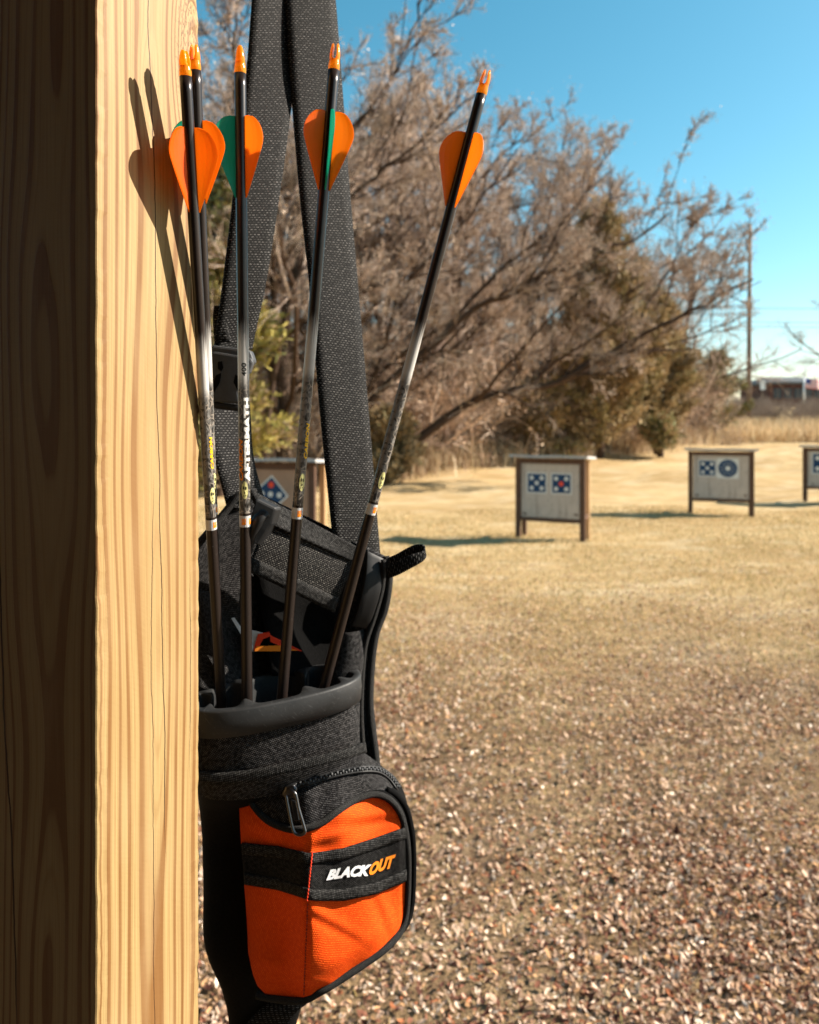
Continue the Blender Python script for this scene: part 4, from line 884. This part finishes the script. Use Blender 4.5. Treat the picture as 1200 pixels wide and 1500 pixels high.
mb = MB(); sheet(mb, pgrid(120, 110, tY, bY), .003); pocket = fixn(QB(mb, 'pocket', MAT['orange']))
# black band over the pocket
bt = lambda X: lin([(350, 1236), (400, 1240), (445, 1249), (455, 1249), (500, 1244), (550, 1228), (590, 1214), (596, 1212)], X)
bb = lambda X: lin([(350, 1296), (400, 1304), (445, 1318), (455, 1320), (500, 1320), (550, 1310), (590, 1294), (596, 1290)], X)
mb = MB(); sheet(mb, pgrid(60, 14, bt, bb, -.0022), .0016); fixn(QB(mb, 'band', MAT['bandcloth'], pocket))
for off_, f in ((0, bt), (-16, bb)):
    mb = MB(); g = lambda X, f=f, o=off_: f(X)+o; h = lambda X, f=f, o=off_: f(X)+o+16
    sheet(mb, pgrid(60, 4, g, h, -.0036), .0012); fixn(QB(mb, 'band_trim', MAT['binding'], pocket))
# seams
def path(fn, n, r, nm, mat, par=pocket, dd=-.003, sides=6):
    mb = MB(); tube(mb, [W(*fn(t)) for t in np.linspace(0, 1, n)], r, sides); return QB(mb, nm, mat, par)
sx = lambda Yp: lin([(1245, 458), (1320, 450), (1460, 444)], Yp)
path(lambda t: (sx(1247+t*73)+.5*math.sin(t*90), 1247+t*73, pdep(sx(1247+t*73), 1247+t*73)-.0037), 90, .00042, 'seam', MAT['red'])
mb = MB()
for k in range(26):
    ya = 1324+k*5.2; yb = ya+3.2; tube(mb, [W(sx(ya)+1, ya, pdep(sx(ya), ya)-.0004), W(sx(yb)+1, yb, pdep(sx(yb), yb)-.0004)], .0005, 5)
QB(mb, 'stitching', simple('dark_red_thread', (.25, .02, .005), .7), pocket)
# piping round the pocket edge
edge = [(350, 1136)]+[(a, b-2) for a, b in topY[1:-1]]+[(597, 1240), (598, 1290), (596, 1332)]+[(a+1, b+2) for a, b in botY[::-1][1:10]]
mb = MB(); E_ = spl([W(a, b, pdep(a, b)-.001) for a, b in edge], 150); tube(mb, E_, .0026, 8); QB(mb, 'piping', MAT['binding'], pocket)
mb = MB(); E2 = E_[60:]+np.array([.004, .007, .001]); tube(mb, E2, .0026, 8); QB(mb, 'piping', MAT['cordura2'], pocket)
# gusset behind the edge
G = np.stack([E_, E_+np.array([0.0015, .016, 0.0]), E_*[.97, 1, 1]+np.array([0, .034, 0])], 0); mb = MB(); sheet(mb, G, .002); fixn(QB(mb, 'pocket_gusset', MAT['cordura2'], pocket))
# top black panel with zip, from body line down to the orange edge
lt = lambda X: lin([(300, 1140), (350, 1140), (400, 1128), (450, 1118), (500, 1108), (530, 1100), (555, 1118), (580, 1140), (596, 1180)], X)
def tdep(X, Yp):
    ya, yb = lt(X), tY(X); v = np.clip((Yp-ya)/(yb-ya+1e-6), 0, 1); d1 = pdep(X, yb)
    d0 = lin([(340, .566), (450, .568), (530, .586), (596, .608)], X); return d0+(d1-d0)*v**1.2-.004*math.sin(v*3.14)
def tgrid(n, m, x0, x1, fa, fb, dd=0):
    G = np.zeros((m, n, 3))
    for i in range(n):
        X = x0+(x1-x0)*i/(n-1)
        for j in range(m):
            Yp = fa(X)+(fb(X)-fa(X))*j/(m-1); G[j, i] = W(X, Yp, tdep(X, Yp)+dd)
    return G
mb = MB(); sheet(mb, tgrid(60, 20, 350, 594, lt, tY), .002); fixn(QB(mb, 'top_panel', MAT['cordura'], pocket))
# long binding across body above the pocket
mb = MB(); ribbon(mb, [(285, 1128, 0.533), (320, 1131, 0.532), (360, 1128, 0.532), (400, 1121, 0.534), (450, 1110, 0.540), (500, 1098, 0.551), (532, 1087, 0.566)], [(285, 1142, 0.531), (320, 1146, 0.530), (360, 1146, 0.530), (400, 1136, 0.532), (450, 1125, 0.538), (500, 1112, 0.549), (534, 1101, 0.566)], .003, 50, 4, bow=0); fixn(QB(mb, 'pocket_binding', MAT['binding']))
zp = spl([(412, 1162), (430, 1152), (460, 1143), (495, 1133), (530, 1127), (555, 1128), (572, 1138), (585, 1155)], 90)
for sg in (-1, 1):
    mb = MB(); nrm2 = np.gradient(zp, axis=0); nrm2 /= np.linalg.norm(nrm2, axis=1, keepdims=True); pp = zp+sg*3.4*np.stack([-nrm2[:, 1], nrm2[:, 0]], -1)
    tube(mb, [W(a, b, tdep(a, b)-.0022) for a, b in pp], .0009, 6); QB(mb, 'zip_cord', MAT['plastic'], pocket)
mb = MB(); zq = spl(zp, 62)
for k in range(6, 61):
    a, b = zq[k]; t = zq[min(k+1, 61)]-zq[k-1]; t /= np.linalg.norm(t); nn_ = np.array([-t[1], t[0]]); s_ = 1 if k % 2 else -1
    tube(mb, [W(a+nn_[0]*3.2*s_, b+nn_[1]*3.2*s_, tdep(a, b)-.0028), W(a-nn_[0]*.9*s_, b-nn_[1]*.9*s_, tdep(a, b)-.0030)], .0011, 6)
QB(mb, 'zip_teeth', MAT['bplastic'], pocket)
# slider and pull
sl_ = W(424, 1158, 0.5450); mb = MB(); G = np.zeros((6, 5, 3))
poly_prism(mb, [W(*p) for p in ((412, 1164, 0.5520), (418, 1153, 0.5510), (430, 1150, 0.5510), (436, 1156, 0.5510), (433, 1168, 0.5500), (420, 1172, 0.5500))], (0, .008, 0)); slider = fixn(QB(mb, 'zip_slider', MAT['gun'], pocket, smooth=False, bevel=.0012))
mb = MB(); tube(mb, spl([W(421, 1167, 0.5480), W(424, 1158, 0.5420), W(430, 1160, 0.5420), W(432, 1170, 0.5460)], 16), .0010, 8); QB(mb, 'slider_bridge', MAT['gun'], slider)
mb = MB(); K = [(419, 1164), (426, 1160), (433, 1163), (438, 1185), (446, 1212), (447, 1219), (441, 1223), (433, 1221), (429, 1213), (424, 1190)]
P_ = [W(a, b, .540-.00010*(b-1160)) for a, b in K]; P_.append(P_[0]); tube(mb, spl(P_, 60), .0011, 8); QB(mb, 'zip_pull', MAT['gun'], slider)
mb = MB(); poly_prism(mb, [W(*p) for p in ((426, 1172, 0.5390), (433, 1174, 0.5390), (439, 1202, 0.5365), (431, 1203, 0.5365))], (0, .0014, 0)); QB(mb, 'pull_plate', MAT['gun'], slider, smooth=False, bevel=.0004)
# lettering on the band
def bandtext(txt, x0, x1, yb0, yb1, hh0, hh1, mat, nm, dd, bold):
    U, f = text_mesh(txt, .01, .42, bold); V = []
    for u in U:
        X = x0+(x1-x0)*u[0]; yb = yb0+(yb1-yb0)*(u[0])-1.2*math.sin(u[0]*3.14); Yp = yb-(hh0+(hh1-hh0)*u[0])*u[1]; V.append(W(X, Yp, pdep(X, Yp)+dd))
    V = np.array(V); n = len(V); mb = MB(); mb.add(V, f)
    return QB(mb, nm, mat, pocket, smooth=False)
bandtext('BLACK', 478, 545, 1290, 1283, 15, 17, MAT['white'], 'lettering', -.0031, .0006)
bandtext('OUT', 541, 580, 1283.5, 1270, 17, 19, MAT['othread'], 'lettering', -.0031, .0006)
# small loop tab right
mb = MB(); ribbon(mb, [(560, 820, .622), (580, 812, .618), (602, 800, .612), (617, 797, .608), (623, 801, .604), (619, 808, .600), (600, 814, .598), (580, 824, .600), (565, 832, .606)], [(566, 838, .622), (586, 832, .618), (606, 820, .612), (619, 815, .608), (625, 814, .604), (620, 822, .600), (603, 832, .598), (584, 842, .600), (568, 848, .606)], .0016, 40, 4); fixn(QB(mb, 'pull_tab', MAT['web']))
# straps
mb = MB(); ribbon(mb, [(392, -330, .606), (380, -120, .603), (371, 0, .600), (362, 110, .595), (352, 200, .585), (341, 300, .576), (328, 410, .573), (316, 500, .574), (314, 515, .575)],
                  [(452, -330, .652), (444, -120, .645), (434, 0, .634), (431, 110, .626), (422, 200, .613), (408, 300, .602), (391, 410, .597), (374, 490, .596), (370, 512, .594)], .0022, 90, 7, bow=.001); fixn(QB(mb, 'shoulder_strap', MAT['web']))
mb = MB(); ribbon(mb, [(408, -330, .640), (413, -120, .632), (419, 0, .622), (427, 120, .618), (440, 280, .616), (455, 420, .616), (470, 600, .618), (486, 760, .624), (494, 840, .634)],
                  [(468, -330, 0.670), (480, -120, 0.664), (492, 0, 0.654), (502, 130, 0.652), (513, 280, 0.650), (526, 430, 0.650), (541, 610, 0.652), (553, 760, 0.658), (560, 840, 0.668)], .0022, 90, 7, bow=.0015); fixn(QB(mb, 'shoulder_strap', MAT['web']))
mb = MB(); ribbon(mb, [(304, 590, 0.5800), (306, 620, 0.5780), (312, 655, 0.5760), (324, 700, 0.5780), (335, 745, 0.5860)], [(366, 590, 0.616), (368, 620, 0.614), (370, 655, 0.612), (376, 690, 0.614), (392, 745, 0.626)], .002, 30, 6); fixn(QB(mb, 'lower_strap', MAT['web']))
mb = MB(); ribbon(mb, [(313, 448, 0.5790), (312, 470, 0.5780), (314, 500, 0.5740)], [(330, 447, 0.5790), (332, 470, 0.5780), (338, 500, 0.5740)], .0025, 14, 4); fixn(QB(mb, 'strap_end', MAT['web']))
# buckle
def plate(pts, d, th, nm, mat, bev=.002):
    mb = MB(); poly_prism(mb, [W(a, b, d) for a, b in pts], (0, th, 0)); return fixn(QB(mb, nm, mat, smooth=False, bevel=bev))
bk = plate([(306, 518), (312, 514), (366, 523), (371, 530), (366, 545), (355, 555), (350, 575), (352, 592), (306, 588), (304, 560)], .566, .008, 'buckle', MAT['bplastic'])
plate([(309, 505), (366, 512), (372, 530), (364, 536), (310, 526)], .568, .014, 'buckle_frame', MAT['bplastic'])
plate([(309, 588), (352, 593), (351, 603), (309, 598)], .568, .010, 'buckle_frame', MAT['plastic'])
for pts in ([(319, 530), (325, 529), (327, 539), (324, 544), (319, 540)], [(311, 565), (316, 550), (324, 546), (322, 560), (313, 575)], [(345, 548), (352, 556), (348, 572), (342, 560)]):
    plate(pts, .5652, .002, 'slot', MAT['cordura2'], .0003)
# strap tail under the bag
mb = MB(); ribbon(mb, [(400, 1462, 0.5900), (370, 1490, 0.5880), (335, 1540, 0.5900), (310, 1600, 0.5950)], [(455, 1466, 0.5850), (428, 1490, 0.5830), (395, 1545, 0.5850), (360, 1610, 0.5900)], .002, 24, 5); fixn(QB(mb, 'tail_strap', MAT['web']))
# peg that carries the straps
mb = MB(); tube(mb, [W(300, 0, .60)*[1, 1, 0]+np.array([-.02, -.07, 2.162]), np.array([-.11, .60, 2.160]), np.array([-.03, .70, 2.166]), np.array([-.025, .705, 2.19])], .006, 12)
tag(mb.build('peg', MAT['steel'], smooth=True), 'steel peg in the pine post from which the quiver straps hang', 'peg')
